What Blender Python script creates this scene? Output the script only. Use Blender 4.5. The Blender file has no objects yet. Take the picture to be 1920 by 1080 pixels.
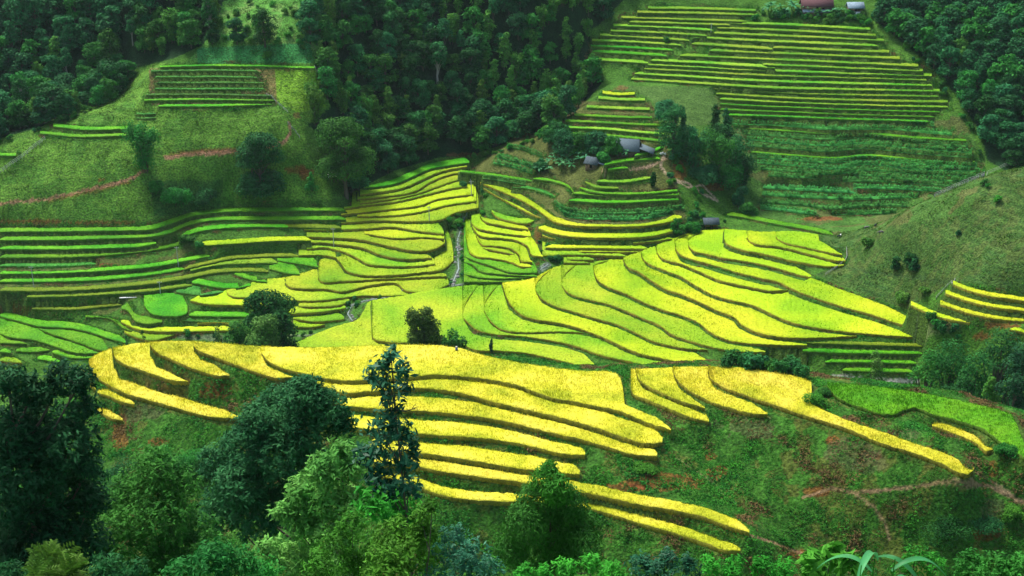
import bpy, math, random
import numpy as np
from math import radians, sin, cos, tan, pi
R = np.random.default_rng(7)
random.seed(7)
scene = bpy.context.scene
COL = scene.collection

# ---------------------------------------------------------------- camera, sky, sun, exposure
CZ, PITCH, F = 160.0, radians(22.0), 2500.0
cam_d = bpy.data.cameras.new("camera"); cam = bpy.data.objects.new("camera", cam_d); COL.objects.link(cam)
cam.location = (0, 0, CZ); cam.rotation_euler = (pi/2 - PITCH, 0, 0)
cam_d.sensor_width = 36; cam_d.lens = 36*F/1920; cam_d.clip_start = 0.3; cam_d.clip_end = 4000
scene.camera = cam
SUN_EL, SUN_AZ = radians(58), radians(-38)          # azimuth from +Y towards +X
world = bpy.data.worlds.new("World"); scene.world = world; world.use_nodes = True
nt = world.node_tree
sky = nt.nodes.new("ShaderNodeTexSky"); sky.sky_type = 'NISHITA'; sky.sun_disc = False
sky.sun_elevation = SUN_EL; sky.sun_rotation = SUN_AZ; sky.air_density = 1.2; sky.dust_density = 4.0
bg = nt.nodes["Background"]; bg.inputs[1].default_value = 0.115
nt.links.new(sky.outputs[0], bg.inputs[0])
sun_d = bpy.data.lights.new("sun", 'SUN'); sun_d.energy = 2.5; sun_d.angle = radians(14); sun_d.color = (1.0, 0.975, 0.91)
sun = bpy.data.objects.new("sun", sun_d); COL.objects.link(sun)
sun.rotation_euler = (pi/2 - SUN_EL, 0, -SUN_AZ + pi)
scene.view_settings.view_transform = 'Standard'; scene.view_settings.look = 'None'
scene.view_settings.exposure = 0.92; scene.view_settings.gamma = 1.0
scene.cycles.max_bounces = 4; scene.cycles.transparent_max_bounces = 4

# ---------------------------------------------------------------- projection helpers (photo pixel -> point of the valley)
cp, sp = cos(PITCH), sin(PITCH)
def rays(px, py):
    px = np.asarray(px, float); py = np.asarray(py, float)
    u = (px-960)/F; v = (540-py)/F
    return u, cp + sp*v, -sp + cp*v
def unproj(px, py, z):
    dx, dy, dz = rays(px, py); t = (np.asarray(z, float)-CZ)/dz
    return dx*t, dy*t
def proj(x, y, z):
    dz = np.asarray(z)-CZ; d = y*cp - dz*sp; u = x/d; v = (y*sp + dz*cp)/d
    return 960+F*u, 540-F*v

# ---------------------------------------------------------------- value noise
def _h(ix, iy, s):
    n = (ix*374761393 + iy*668265263 + s*1442695041) & 0x7fffffff
    n = ((n ^ (n >> 13))*1274126177) & 0x7fffffff
    return ((n ^ (n >> 16)) & 0xffff)/65535.0
def vnoise(x, y, s=0):
    x = np.asarray(x, float); y = np.asarray(y, float)
    ix = np.floor(x).astype(np.int64); iy = np.floor(y).astype(np.int64); fx = x-ix; fy = y-iy
    fx = fx*fx*(3-2*fx); fy = fy*fy*(3-2*fy)
    a = _h(ix, iy, s); b = _h(ix+1, iy, s); c = _h(ix, iy+1, s); d = _h(ix+1, iy+1, s)
    return (a*(1-fx)+b*fx)*(1-fy) + (c*(1-fx)+d*fx)*fy
def fbm(x, y, s=0, o=3):
    r = 0; a = .5; t = 0
    for k in range(o):
        r = r + a*vnoise(x*2**k, y*2**k, s+k*17); t += a; a *= .5
    return r/t

# ---------------------------------------------------------------- the lie of the land: control points (photo x, photo y, height)
CP = [
 # near ridge, crest then front
 (165,675,43),(280,643,47),(420,642,48.5),(560,652,49.5),(750,647,50),(920,670,49.5),(1100,695,48),(1350,689,47.5),(1540,719,46.5),(1700,735,46),(1920,785,45),
 (240,738,40),(450,782,40.5),(776,770,45.5),(1000,800,45.6),(1200,850,44.5),(776,907,39),(1000,940,38.5),(1387,1030,35),(1240,952,39.5),
 (1500,775,45.5),(1820,887,44.5),(1500,950,38.5),(1500,1050,34),(1750,980,38),(1900,950,40),(1900,1060,35),(1250,880,41.5),(250,850,35),(400,900,33),(1650,860,42.5),
 # valley floor and left terraces
 (650,600,-3),(860,530,0),(860,420,5),(885,340,12),(880,300,15),(760,545,1),(600,620,-4),(450,610,-6),(250,640,-8),(60,680,-10),(0,583,-5.4),(0,600,-7),(150,590,-6.2),
 (0,557,-2.6),(0,545,-1.4),(200,540,-.9),(0,500,3.4),(0,480,6.0),(180,490,4.6),(0,434,10),(287,430,10.5),(300,530,.2),(400,500,3.4),(350,450,9),(450,400,13),(640,395,14),(640,460,6.5),(640,520,1),(760,480,3),(760,400,10),(700,350,17),(500,560,-1.5),(830,310,16.5),
 # left hill
 (0,400,16),(250,400,16),(0,330,24.4),(300,330,24.4),(450,380,16),(600,370,16),(580,330,22),(640,320,21),(300,260,33.3),(100,290,29.5),(0,300,28.2),(540,240,35.8),(420,200,41),(300,200,41),(200,220,38.4),(80,250,34.6),
 (350,120,52),(480,120,52),(590,125,50),(480,70,60),(560,60,61),(700,20,63),(560,190,41),(620,250,30),(420,20,66),
 # forested slopes behind
 (20,235,30),(150,190,36),(250,130,46),(0,150,42),(100,0,68),(300,0,70),(700,200,32),(800,280,19),(860,270,19),(950,230,22),(1050,170,29),(900,150,36),(700,100,50),(900,0,64),(1100,0,62),(1000,80,48),
 # knoll with the farmhouses and the big terraced hillside
 (1050,245,25),(1170,172,35),(900,310,15.5),(950,290,18),(1010,330,15.5),(1180,280,25.5),(1110,310,21.5),(1160,200,32.5),(1150,230,30),(1150,250,28),(1250,275,26.5),(1170,310,22.5),(1250,330,20),(1150,360,16),(1000,400,9.5),(1100,400,11),(1250,400,12),(1150,445,7),(1150,480,3.5),(1000,480,2.5),(940,520,1),(1020,430,7),
 (1110,60,48.2),(1110,115,40.2),(1200,20,55.5),(1340,18,56.8),(1545,22,57.8),(1630,35,56.3),(1500,45,53.5),(1200,140,37.3),(1330,75,47.5),(1300,110,42),(1500,110,43.5),(1650,120,43),(1450,150,37.5),(1750,160,38),(1350,190,31),(1500,210,29),(1750,225,28),(1500,280,19.5),(1800,290,20),(1500,350,10.5),(1750,360,11),(1500,410,4),(1640,410,4.5),(1320,240,27),(1380,340,14),(1320,400,11),(1300,330,19),
 (1850,0,64),(1700,40,56),(1860,200,33.5),(1910,290,22),(1910,100,50),
 # central hill
 (950,535,.8),(1100,495,2.5),(1230,460,6),(1360,432,13),(1480,436,15.5),(1560,445,17),(1583,490,15.5),(1480,490,12.5),(1300,475,8.5),(1300,520,6),(1300,560,4),(1300,610,1.5),(1300,650,-.5),(1100,600,-.5),(1120,690,-4.5),(850,600,-2.5),(800,640,-4.5),(700,630,-4.5),(1500,540,11),(1500,590,8),(1700,600,11),(1700,628,8),(1500,640,2),(1500,680,-2),(1700,690,0),(1620,560,14),
 # right pasture
 (1560,520,13.5),(1700,560,15),(1900,545,24),(1900,600,18.5),(1760,590,13.5),(1900,320,44),(1820,350,39.5),(1750,372,33),(1650,410,25),(1750,480,25),(1900,430,34),(1830,650,8),(1910,700,8),(1640,500,17),(1620,440,19),
]
WP = [ # hidden ground: (range, azimuth degrees, height)
 (270,-24,15),(275,-12,20),(275,0,20),(275,12,20),(270,24,15),(305,-24,-12),(310,-12,-8),(305,0,-6),(300,12,-6),(300,24,-8),(340,-24,-14),
 (172,-20,26),(172,-8,26),(172,8,26),(172,20,28),(160,-30,28),(160,30,30),(150,-20,34),(150,0,36),(150,20,38),(120,-20,62),(120,0,64),(120,20,66),
 (90,-24,92),(90,-10,93),(90,0,92),(90,15,93),(90,28,94),(70,-24,106),(70,0,105),(70,24,107),(50,-24,119),(50,0,119),(50,24,120),(25,-24,137),(25,0,138),(25,24,139),(10,0,149),(8,-25,150),(8,25,150),
 (700,-30,150),(700,-10,150),(700,8,140),(700,20,145),(700,32,150),(620,-8,92),(620,-22,95),(630,20,90),(620,6,74),(640,12,84),
 (430,30,60),(380,34,55),(240,34,45),(430,-32,20),(240,-34,35),(560,-32,70),(520,32,40),
]
def base_field():
    P = []
    for a, b, z in CP:
        x, y = unproj(a, b, z); P.append((float(x), float(y), z))
    for d, az, z in WP:
        a = radians(az); P.append((d*sin(a), d*cos(a), z))
    P = np.array(P); X = P[:, :2]
    c = 12.0
    D = np.sqrt(((X[:, None]-X[None])**2).sum(-1) + c*c)
    n = len(P); A = np.zeros((n+3, n+3)); A[:n, :n] = D - .35*np.eye(n)*1.0
    Q = np.c_[np.ones(n), X/500]; A[:n, n:] = Q; A[n:, :n] = Q.T
    w = np.linalg.solve(A, np.r_[P[:, 2], 0, 0, 0])
    def ev(x, y):
        sh = np.shape(x); x = np.ravel(x); y = np.ravel(y); out = np.empty(len(x))
        for i in range(0, len(x), 20000):
            xx = x[i:i+20000]; yy = y[i:i+20000]
            d = np.sqrt((xx[:, None]-X[None, :, 0])**2 + (yy[:, None]-X[None, :, 1])**2 + c*c)
            out[i:i+20000] = d @ w[:n] + w[n] + w[n+1]*xx/500 + w[n+2]*yy/500
        return out.reshape(sh)
    return ev
BASE = base_field()

# polar working grid (range rows x azimuth columns)
TH = np.r_[np.linspace(radians(-38), radians(-26.1), 40), np.arange(radians(-26), radians(26.01), radians(.058)), np.linspace(radians(26.1), radians(38), 40)]
DD = np.r_[np.exp(np.arange(math.log(6), math.log(172), .011)), np.exp(np.arange(math.log(172.5), math.log(610), .00115)), np.linspace(612, 760, 40)]
NT, ND = len(TH), len(DD)
SU = np.sin(TH)[None]*DD[:, None]; CU = np.cos(TH)[None]*DD[:, None]
# evaluate the smooth field on a coarse subset, then interpolate
it = np.unique(np.r_[np.arange(0, NT, 8), NT-1]); idd = np.unique(np.r_[np.arange(0, ND, 6), ND-1])
zc = BASE(SU[np.ix_(idd, it)], CU[np.ix_(idd, it)])
tmp = np.empty((len(idd), NT))
for k in range(len(idd)): tmp[k] = np.interp(TH, TH[it], zc[k])
Z0 = np.empty((ND, NT))
for k in range(NT): Z0[:, k] = np.interp(DD, DD[idd], tmp[:, k])

def grid_ij(x, y):
    return np.interp(np.arctan2(x, y), TH, np.arange(NT)), np.interp(np.hypot(x, y), DD, np.arange(ND))
def sample(G, x, y):
    j, i = grid_ij(x, y); i0 = np.clip(i.astype(int), 0, ND-2); j0 = np.clip(j.astype(int), 0, NT-2); a = i-i0; b = j-j0
    return (G[i0, j0]*(1-b)+G[i0, j0+1]*b)*(1-a) + (G[i0+1, j0]*(1-b)+G[i0+1, j0+1]*b)*a
def hit(px, py, G):
    """first meeting of the line of sight through a photo pixel with the ground"""
    px = np.atleast_1d(np.asarray(px, float)); py = np.atleast_1d(np.asarray(py, float))
    dx, dy, dz = rays(px, py); hl = np.hypot(dx, dy)
    lo = 165.0 if G is None else 165.0
    ds = np.exp(np.linspace(math.log(165), math.log(755), 1500))
    X = dx[:, None]/hl[:, None]*ds; Y = dy[:, None]/hl[:, None]*ds; Zr = CZ + dz[:, None]/hl[:, None]*ds
    below = Zr < sample(G, X, Y)
    k = np.argmax(below, 1); k[~below.any(1)] = len(ds)-1
    r = np.arange(len(px))
    return X[r, k], Y[r, k], sample(G, X[r, k], Y[r, k])

# ---------------------------------------------------------------- terraces: the front edge of every strip, traced on the photo
# region, crop, bank thickness below, most depth above (0 = up to the next line), points.  Crop '-' is a limit without a crop of its own.
T = """
N - 0 0 160,682 175,668 215,651 280,641 380,640 480,648 560,651 700,647 760,645 850,650 920,668 1000,683 1100,694 1200,691 1350,687 1450,697 1500,707 1522,716 1530,730 1534,752
N - 0 0 1148,694 1158,700 1166,718 1171,757
N - 0 0 1170,758 1207,773 1240,786 1262,798
N - 0 0 322,739 340,744 380,757 420,767 453,776
N Y 8 9 150,692 158,706 170,721 179,729
N Y 9 0 167,679 172,696 183,707 200,718 240,738 300,755 360,772 400,781 450,783
N Y 28 0 211,656 215,668 230,680 260,691 290,702 320,712 352,715
N Y 24 0 281,644 286,652 293,659 317,671 353,687 383,697 410,704 430,703
N Y 14 0 363,648 369,654 377,659 410,671 450,686 493,701 520,708 549,707
N Y 8 0 489,660 495,668 507,679 540,692 587,703 633,712 700,712 773,706 820,702 873,705 927,712 973,722 998,732 1040,745 1083,753 1123,762 1167,772 1207,789 1258,806
N Y 10 34 590,716 640,735 700,733 767,727 827,730 873,738 927,753 973,764 1023,776 1073,789 1123,803 1173,820 1220,831 1242,828
N Y 15 26 625,758 700,766 763,768 827,772 893,780 940,788 993,800 1040,812 1090,823 1140,837 1190,852 1232,855
N Y 17 26 640,800 700,806 783,812 840,816 900,820 957,828 1007,838 1057,850 1097,853
N Y 11 26 690,840 776,847 823,853 873,861 923,869 973,877 1007,881 1050,886 1087,888
N Y 10 18 700,866 776,873 827,883 873,890 923,897 973,903 1020,911 1077,920 1123,928 1173,940 1240,952 1280,960 1323,970 1363,985 1405,998
N Y 19 16 700,890 776,907 807,920 847,931 907,938 950,940 1020,944 1107,953 1160,967 1207,982 1280,1003 1330,1020 1363,1031 1388,1031
N Y 9 13 183,735 200,740 225,751 252,758
N Y 9 13 180,768 195,776 212,784 230,787
N Y 8 0 1183,726 1187,737 1213,748 1257,767 1290,780 1329,789
N Y 8 0 1193,696 1197,708 1213,722 1240,735 1280,752 1322,764
N Y 9 0 1262,690 1266,704 1287,726 1330,750 1373,765 1413,775 1439,776
N Y 10 0 1328,692 1332,706 1350,720 1390,737 1447,757 1513,779 1580,800 1647,827 1713,848 1763,867 1813,888 1825,882
N - 0 0 1522,758 1530,762 1563,777 1613,796 1663,812 1713,830 1780,853 1825,878
N - 0 0 1540,716 1600,719 1700,731 1800,750 1860,764 1925,784
N G 12 0 1551,722 1567,741 1613,762 1673,776 1700,766 1720,764 1747,775 1797,788 1847,806 1880,832 1925,860
N Y 8 12 1748,797 1790,812 1830,830 1850,845 1861,843
C - 0 0 552,642 560,639 600,622 640,608 670,598 683,580 690,567 715,560 760,553 800,544 880,534 945,529 1000,520 1040,500 1060,495 1100,492 1165,482 1230,459 1280,440 1330,430 1360,429 1440,434 1490,433 1530,438 1562,443
C L 7 0 556,650 600,652 640,655 700,656 760,656
C L 6 0 697,618 700,633 727,640 763,642 830,641 860,643 893,655 940,657 990,662 1040,673 1090,687 1123,697
C L 9 0 868,595 880,606 893,617 923,625 973,629 1023,636 1073,646 1123,664 1173,676 1223,686 1290,690
C L 4 0 908,582 913,592 925,606 940,616 973,622 1040,621 1100,625 1127,634
C Y 7 0 942,533 950,557 960,573 980,590 1007,598 1040,603 1073,611 1107,622 1140,636 1173,652 1207,664 1240,671 1280,680 1330,686
C L 6 0 1004,543 1008,550 1017,560 1040,573 1073,583 1123,598 1160,609 1190,622 1223,638 1257,647 1290,653 1327,655
C L 6 0 1053,533 1057,540 1070,550 1107,562 1140,569 1173,582 1207,597 1240,611 1257,624 1280,634 1307,642 1350,653 1400,659 1435,660
C Y 7 0 1112,503 1115,512 1120,523 1140,537 1173,550 1207,566 1240,579 1280,591 1310,604 1333,622 1363,636 1397,642 1447,646 1513,647
C Y 8 0 1169,485 1171,491 1178,500 1200,510 1223,526 1250,542 1280,552 1313,566 1347,582 1377,594 1390,607 1413,620 1447,629 1497,633 1550,632 1606,629
C Y 7 0 1202,474 1205,482 1212,490 1240,503 1280,519 1307,536 1340,553 1373,562 1413,572 1447,588 1480,602 1530,613 1590,621 1650,627 1711,631
C Y 6 0 1230,462 1233,474 1242,483 1280,495 1313,509 1347,524 1380,532 1413,539 1447,545 1478,543
C Y 11 0 1265,456 1267,465 1277,477 1330,494 1380,509 1427,521 1463,529 1480,538 1520,554 1580,574 1647,593 1700,610 1745,618 1756,613
C - 0 0 1520,520 1540,527 1580,543 1647,567 1713,597 1756,612
C Y 9 0 1290,455 1293,462 1302,470 1323,475 1357,483 1413,492 1463,504 1497,514 1521,519
C Y 10 0 1358,447 1361,454 1390,467 1430,475 1480,487 1513,493 1557,499 1582,497
C Y 5 0 1401,444 1404,450 1420,457 1463,462 1497,470 1533,480 1567,488 1585,489
C Y 4 0 1455,442 1458,447 1470,453 1513,463 1547,471 1579,477
C - 0 0 1535,450 1560,462 1585,474 1590,477
V - 0 0 620,372 660,360 690,348 730,338 770,322 800,308 850,298 885,292
V G 5 0 683,352 740,344 773,331 807,316 853,308 880,305
V L 5 0 675,364 700,361 757,351 790,337 827,321 867,313 876,312
V L 4 0 670,373 730,367 780,357 807,341 847,326 874,322
V L 3 0 675,381 740,372 787,361 820,350 855,338 874,334
V L 4 0 645,391 690,384 740,378 800,364 853,352 875,349
V Y 4 0 640,402 673,398 740,391 790,384 817,374 853,368 888,364
V Y 4 0 670,405 740,403 790,396 840,384 880,378 893,376
V L 5 0 640,417 707,413 790,414 827,411 853,399 897,389
V L 5 0 570,430 640,430 690,428 740,425 790,433 832,438
V Y 4 0 683,437 747,446 793,444 833,448
V L 6 0 575,443 640,446 683,450 740,463 780,470 813,467 834,456
V L 6 0 560,455 600,454 640,458 680,464 717,478 757,485 809,483
V L 5 0 575,466 610,463 640,470 667,481 690,494 727,498 773,498 815,494
V L 5 0 560,478 610,478 630,483 640,494 650,507 680,515 740,515 790,510 833,503 850,488
V L 4 0 597,520 600,526 640,527 707,523 773,520 837,517
V L 4 0 536,530 540,535 553,539 617,542 640,546 690,535 747,532 757,542 775,547 807,547 841,533
V L 4 0 425,548 430,553 467,558 533,562 600,563 640,558 673,554 740,554 783,553
V L 4 16 560,574 600,575 640,571 655,564
V L 7 13 540,588 600,584 648,578
V L 5 0 550,597 593,602 645,598
V Y 5 0 550,613 590,612 609,608
V - 0 0 356,562 383,549 440,540 483,525 533,519 573,509 595,498 598,488 640,480
V Y 8 0 357,563 383,569 450,572 520,572
A - 0 0 0,427 133,426 233,425 285,421 318,411 360,397 417,390 533,388 640,388 660,386
A G 8 0 0,434 133,433 233,432 287,429 320,419 360,405 417,397 533,395 648,394
A G 8 7 0,450 100,450 200,447 283,443 320,436 347,424 383,415 433,412 533,412 648,411
A G 9 7 0,467 100,467 200,465 267,461 293,456
A G 11 8 337,446 367,435 417,428 480,425 540,426
A W 4 7 480,424 560,426 640,428
A G 9 7 0,483 100,482 167,480 233,475 293,468 345,458
A Y 8 8 374,459 385,459 450,455 520,451 582,450
A D 9 6 0,499 100,499 180,495
A G 8 7 0,513 100,512 200,507 267,502 333,492 393,480
A G 7 7 0,528 83,528 167,526 250,519 317,510 345,505
A W 3 6 345,505 400,492 433,485 500,481 560,480
A W 4 0 357,508 400,498 467,493 520,493
A W 3 7 0,545 100,545 200,540 300,530 350,522 400,512 450,508 503,509
A W 4 5 50,557 100,556 167,553 267,547 360,535
A G 3 0 520,488 567,495 598,500
A G 3 0 505,503 540,512 562,514
A G 3 8 440,514 480,526 500,528
A G 4 10 360,530 433,540 470,535
A D 4 0 330,547 380,553 420,547
D - 0 0 225,563 275,552 300,549 340,551 358,558
D W 6 5 60,579 110,580 150,579 190,575 228,572
D G 8 14 228,578 240,583 252,600 277,607 304,603
D G 7 0 270,572 283,587 307,592 350,587 353,575
D G 8 9 353,592 400,593 470,593
D D 5 6 305,600 360,602 450,604
D Y 6 9 227,603 260,617 300,621 400,620 450,618
D Y 4 7 370,606 400,604 430,605
D L 3 0 233,622 255,632 283,638 327,628
D - 0 0 0,583 67,587 117,590 160,590 220,600 235,612
D G 4 12 0,593 33,601 73,611 133,615 167,622 200,633 236,643
D G 3 0 160,594 207,597 233,615 262,622
D G 4 0 73,617 100,627 150,642 187,656 202,657
D G 5 0 0,625 20,632 67,638 110,651 133,659 185,662
D G 4 0 0,643 50,644
D G 4 9 30,658 67,659 93,656
D G 4 9 98,661 127,669 175,671
D G 4 9 70,672 113,679
D G 4 9 0,660 20,661
D L 4 9 0,676 40,680
R Y 8 9 893,345 927,364 957,381 990,398 1015,408
R Y 12 10 900,342 947,361 980,376 1007,392 1023,404 1040,415 1073,422 1140,424 1207,423 1257,415 1278,408
R Y 9 10 1010,428 1040,438 1073,443 1173,445 1223,442 1261,433
R Y 5 4 1017,441 1040,447 1060,447
R Y 5 4 1187,455 1227,452 1260,447
R Y 5 6 1023,464 1107,465 1213,466
R Y 3 0 1085,472 1150,472 1208,472
R L 4 0 1017,479 1073,477 1120,478 1173,480
R L 3 0 1063,486 1113,487
R L 3 0 1057,492 1107,493
S L 4 9 922,396 930,405 957,414 990,418 1002,414
S Y 5 8 900,404 905,412 940,422 990,430
S - 0 0 994,441 1003,452 1012,466 1019,479
S Y 5 0 884,417 888,423 900,429 940,436 995,443
S Y 5 0 886,425 898,440 940,446 967,450 990,462 997,477 1018,481
S Y 4 0 892,438 896,448 903,457 930,461 960,466 973,477 976,487 998,491
S Y 4 0 905,465 930,470 965,477
S Y 4 0 873,440 876,458 882,473 893,480 923,484 960,491 978,499 996,500
S G 4 0 870,480 890,488 930,501 957,510 1007,511
S G 4 0 870,491 885,495 900,507 940,514 1007,518
S G 4 0 870,513 907,520 973,521 992,519
S G 5 0 870,528 930,528 985,526
K Y 5 5 1130,174 1160,178 1190,177
K L 5 5 1122,184 1173,188 1209,188
K L 7 5 1100,201 1157,204 1218,206
K G 7 4 1077,216 1157,220 1222,221
K G 7 4 1060,227 1140,231 1207,234 1247,235
K L 7 4 1050,239 1140,243 1207,249 1249,252
K G 7 4 1060,251 1140,255 1207,261 1250,266
K G 5 5 1190,292 1222,285 1248,274
K G 5 6 1133,309 1173,302 1237,297
K G 5 5 1140,318 1177,314
K L 6 5 1120,340 1173,341 1222,333
K L 5 5 1097,341 1117,351 1160,353
K G 5 4 1087,352 1107,359 1187,364 1270,358
K G 6 5 1073,363 1140,367 1273,365
K G 6 5 1067,376 1140,380 1273,374
K M 3 4 1040,382 1057,394 1140,401 1210,399 1283,391
K M 7 5 1042,390 1060,404 1140,413 1207,411 1262,400
K M 6 3 952,275 985,283 1017,294
K M 6 4 933,295 965,304 1005,317
K M 6 3 925,306 960,314 1000,327
K G 6 4 862,322 900,326 940,331 1000,340
K M 6 5 905,334 940,340 985,347
K G 6 4 1000,335 1040,341 1067,351 1077,363
K D 6 5 960,350 1000,355 1040,368
H L 4 4 1215,15 1320,17 1417,20
H L 4 4 1195,23 1300,25 1420,28
H L 4 4 1165,33 1300,37 1400,40
H L 4 4 1180,41 1300,45 1368,47
H L 4 4 1150,48 1240,51 1337,57
H L 4 4 1145,58 1250,62 1325,67
H L 5 4 1125,66 1200,70 1292,76
H L 5 4 1110,76 1190,79 1277,85
H G 5 4 1108,86 1190,90 1262,94
H G 5 5 1110,97 1190,101 1250,105
H L 6 5 1103,111 1160,115 1215,118
H L 5 4 1370,43 1500,48 1632,55
H L 5 4 1345,52 1500,59 1642,67
H L 5 4 1335,62 1500,69 1657,76
H L 5 5 1300,70 1450,78 1645,86
H L 5 5 1297,82 1370,87 1448,92
H L 5 5 1450,89 1550,94 1667,98
H L 5 5 1330,95 1500,102 1687,110
H L 6 5 1275,104 1500,114 1722,124
H L 6 5 1220,113 1330,119 1453,127
H L 5 5 1430,121 1600,128 1730,133
H L 5 5 1213,121 1450,133 1600,138 1747,142
H L 6 5 1208,129 1450,142 1600,146 1737,150
H L 6 5 1190,138 1450,153 1600,157 1747,160
H L 6 5 1183,148 1320,157 1450,165 1600,168 1762,171
H L 5 4 1340,166 1500,175 1760,181
H L 5 5 1343,176 1500,185 1777,192
H L 5 5 1350,186 1550,195 1777,201
H G 5 3 1350,195 1550,204 1762,210
H G 5 3 1350,205 1550,213 1752,219
H G 5 4 1360,215 1550,222 1742,228
H M 5 5 1385,222 1500,226 1600,228 1752,236
H M 5 6 1370,233 1460,236 1550,243 1660,243 1785,254
H G 5 4 1395,240 1480,246 1550,250 1620,249 1680,256 1812,264
H M 4 5 1395,251 1480,258 1550,262 1610,258 1700,267 1815,276
H M 4 5 1400,262 1480,270 1550,274 1610,270 1700,278 1822,287
H M 4 5 1400,274 1480,280 1550,285 1615,279 1700,287 1822,296
H G 4 3 1408,285 1480,291 1560,296 1620,292 1700,297 1827,304
H M 4 5 1420,295 1500,303 1560,306 1620,299 1700,307 1832,313
H M 4 5 1420,306 1500,313 1560,318 1620,309 1700,317 1837,322
H M 4 5 1425,318 1500,323 1560,328 1620,320 1700,326 1836,332
H M 4 5 1440,330 1520,334 1620,330 1700,336 1820,341
H M 4 5 1580,340 1680,342 1790,351
H M 4 6 1430,353 1500,357 1605,362
H M 4 5 1600,353 1680,355 1765,360
H M 4 6 1428,366 1500,370 1580,374 1720,370
H M 4 6 1425,380 1500,385 1560,392 1640,386 1705,388
H M 4 6 1425,392 1470,396 1530,404
H M 5 5 1560,403 1620,402 1680,399
H G 7 7 1363,403 1400,408 1447,418 1513,430 1562,440
P G 5 3 300,125 430,123 590,127
P D 7 3 283,133 380,132 484,133
P D 7 3 290,144 380,144 482,145
P D 7 3 293,155 390,155 495,155
P D 7 3 290,166 390,167 495,166
P D 7 3 273,178 390,177 510,180
P G 7 3 270,188 390,187 515,188
P G 5 4 297,199 390,199 515,195
P G 6 6 100,237 170,243 242,241
P G 6 5 75,250 150,256 240,254
P G 6 5 0,291 30,292
P D 4 3 255,213 275,214 292,213
P D 4 3 255,221 275,222 292,221
E Y 9 7 1787,532 1815,543 1847,552 1925,564
E Y 10 7 1773,549 1813,563 1863,575 1925,582
E Y 9 7 1763,569 1813,585 1863,596 1925,602
E Y 8 8 1708,571 1747,588 1780,598 1819,604
E Y 8 6 1893,617 1925,622
G W 4 6 1513,642 1613,646 1735,649
G G 5 7 1505,658 1580,661 1729,663
G G 5 6 1547,678 1647,679 1718,681
G Y 5 6 1440,682 1475,684 1513,684
G G 4 8 1580,694 1650,696 1713,698
"""
PLACE = {'N': ('near ridge', 'the crest'), 'C': ('broad central hill', 'the hilltop'), 'V': ('valley left of the stream', 'the dark woods'),
 'A': ('steep left valley side', 'the pasture bank'), 'D': ('lower left valley floor', 'the steep steps'), 'R': ('small spur right of the stream', 'the maize rows'),
 'S': ('bank between stream and gully', 'the gully head'), 'K': ('farmhouse knoll', 'the knoll top'), 'H': ('upper right hillside', 'the hilltop houses'),
 'P': ('left pasture hill', 'the hill top'), 'E': ('far right slope', 'the pasture edge'), 'G': ('hollow behind the near ridge', 'the central hill')}
LOOK = {'Y': 'golden yellow ripe rice', 'L': 'yellow green rice', 'G': 'bright green rice', 'D': 'dark green planted', 'M': 'blue green maize', 'W': 'dull olive rice'}
LINES = []
for ln in T.strip().splitlines():
    f = ln.split(); pts = np.array([[float(v) for v in q.split(',')] for q in f[4:]])
    # centripetal-ish smooth curve through the points, kept a function of x
    m = 10; out = []
    Q = np.vstack([2*pts[0]-pts[1], pts, 2*pts[-1]-pts[-2]])
    for i in range(1, len(Q)-2):
        t = np.linspace(0, 1, m, endpoint=False)[:, None]
        l0, l1, l2 = (max(np.hypot(*(Q[i+k]-Q[i+k-1])), 1e-3) for k in (0, 1, 2))
        m1 = ((Q[i]-Q[i-1])/l0 + (Q[i+1]-Q[i])/l1)/2*l1; m2 = ((Q[i+1]-Q[i])/l1 + (Q[i+2]-Q[i+1])/l2)/2*l1
        out.append((2*t**3-3*t**2+1)*Q[i] + (t**3-2*t**2+t)*m1 + (-2*t**3+3*t**2)*Q[i+1] + (t**3-t**2)*m2)
    c = np.vstack(out + [pts[-1:]])
    c[:, 0] = np.maximum.accumulate(c[:, 0] + np.arange(len(c))*1e-5)
    LINES.append(dict(reg=f[0], crop=f[1], g=float(f[2]), w=float(f[3]), c=c, x0=c[0, 0], x1=c[-1, 0]))
def ly(L, x):
    return np.interp(x, L['c'][:, 0], L['c'][:, 1])
# where a bank of the central hill starts inside the fields, it curls on up to the far edge of the crops
for L in [q for q in LINES if q['reg'] == 'C' and q['crop'] != '-' and 860 < q['x0'] < 1300]:
    bar = next(q for q in LINES if q['reg'] == 'C' and q['crop'] == '-'); x0 = L['x0']; y0 = float(ly(L, x0)); dx = 30.0; yb = float(ly(bar, x0+dx))+1.5
    if y0-yb < 7: continue
    below = [q for q in LINES if q['reg'] == 'C' and q['crop'] != '-' and q is not L and q['x0'] < x0-2 < q['x1'] and ly(q, x0) > y0 and 'tie' not in q]
    if not below: continue
    own = min(below, key=lambda q: ly(q, x0)); t = np.linspace(0, 1, 20)
    c = np.c_[x0-.5+dx*t**1.5, y0-1+(yb-y0+1)*t**.8]
    LINES.append(dict(reg='C', crop=own['crop'], g=1.6, w=0., c=c, x0=c[0, 0], x1=c[-1, 0], tie=own))
CANOPY = {'Y': .85, 'L': .8, 'G': .75, 'D': .55, 'M': .25, 'W': .7, '-': 0}
REGS_TOGETHER = {'C': 'C', 'V': 'VAU', 'A': 'AVU', 'D': 'DVA', 'N': 'N', 'R': 'RKC', 'S': 'SR', 'K': 'K', 'H': 'H', 'P': 'P', 'E': 'E', 'G': 'GC'}
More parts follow.
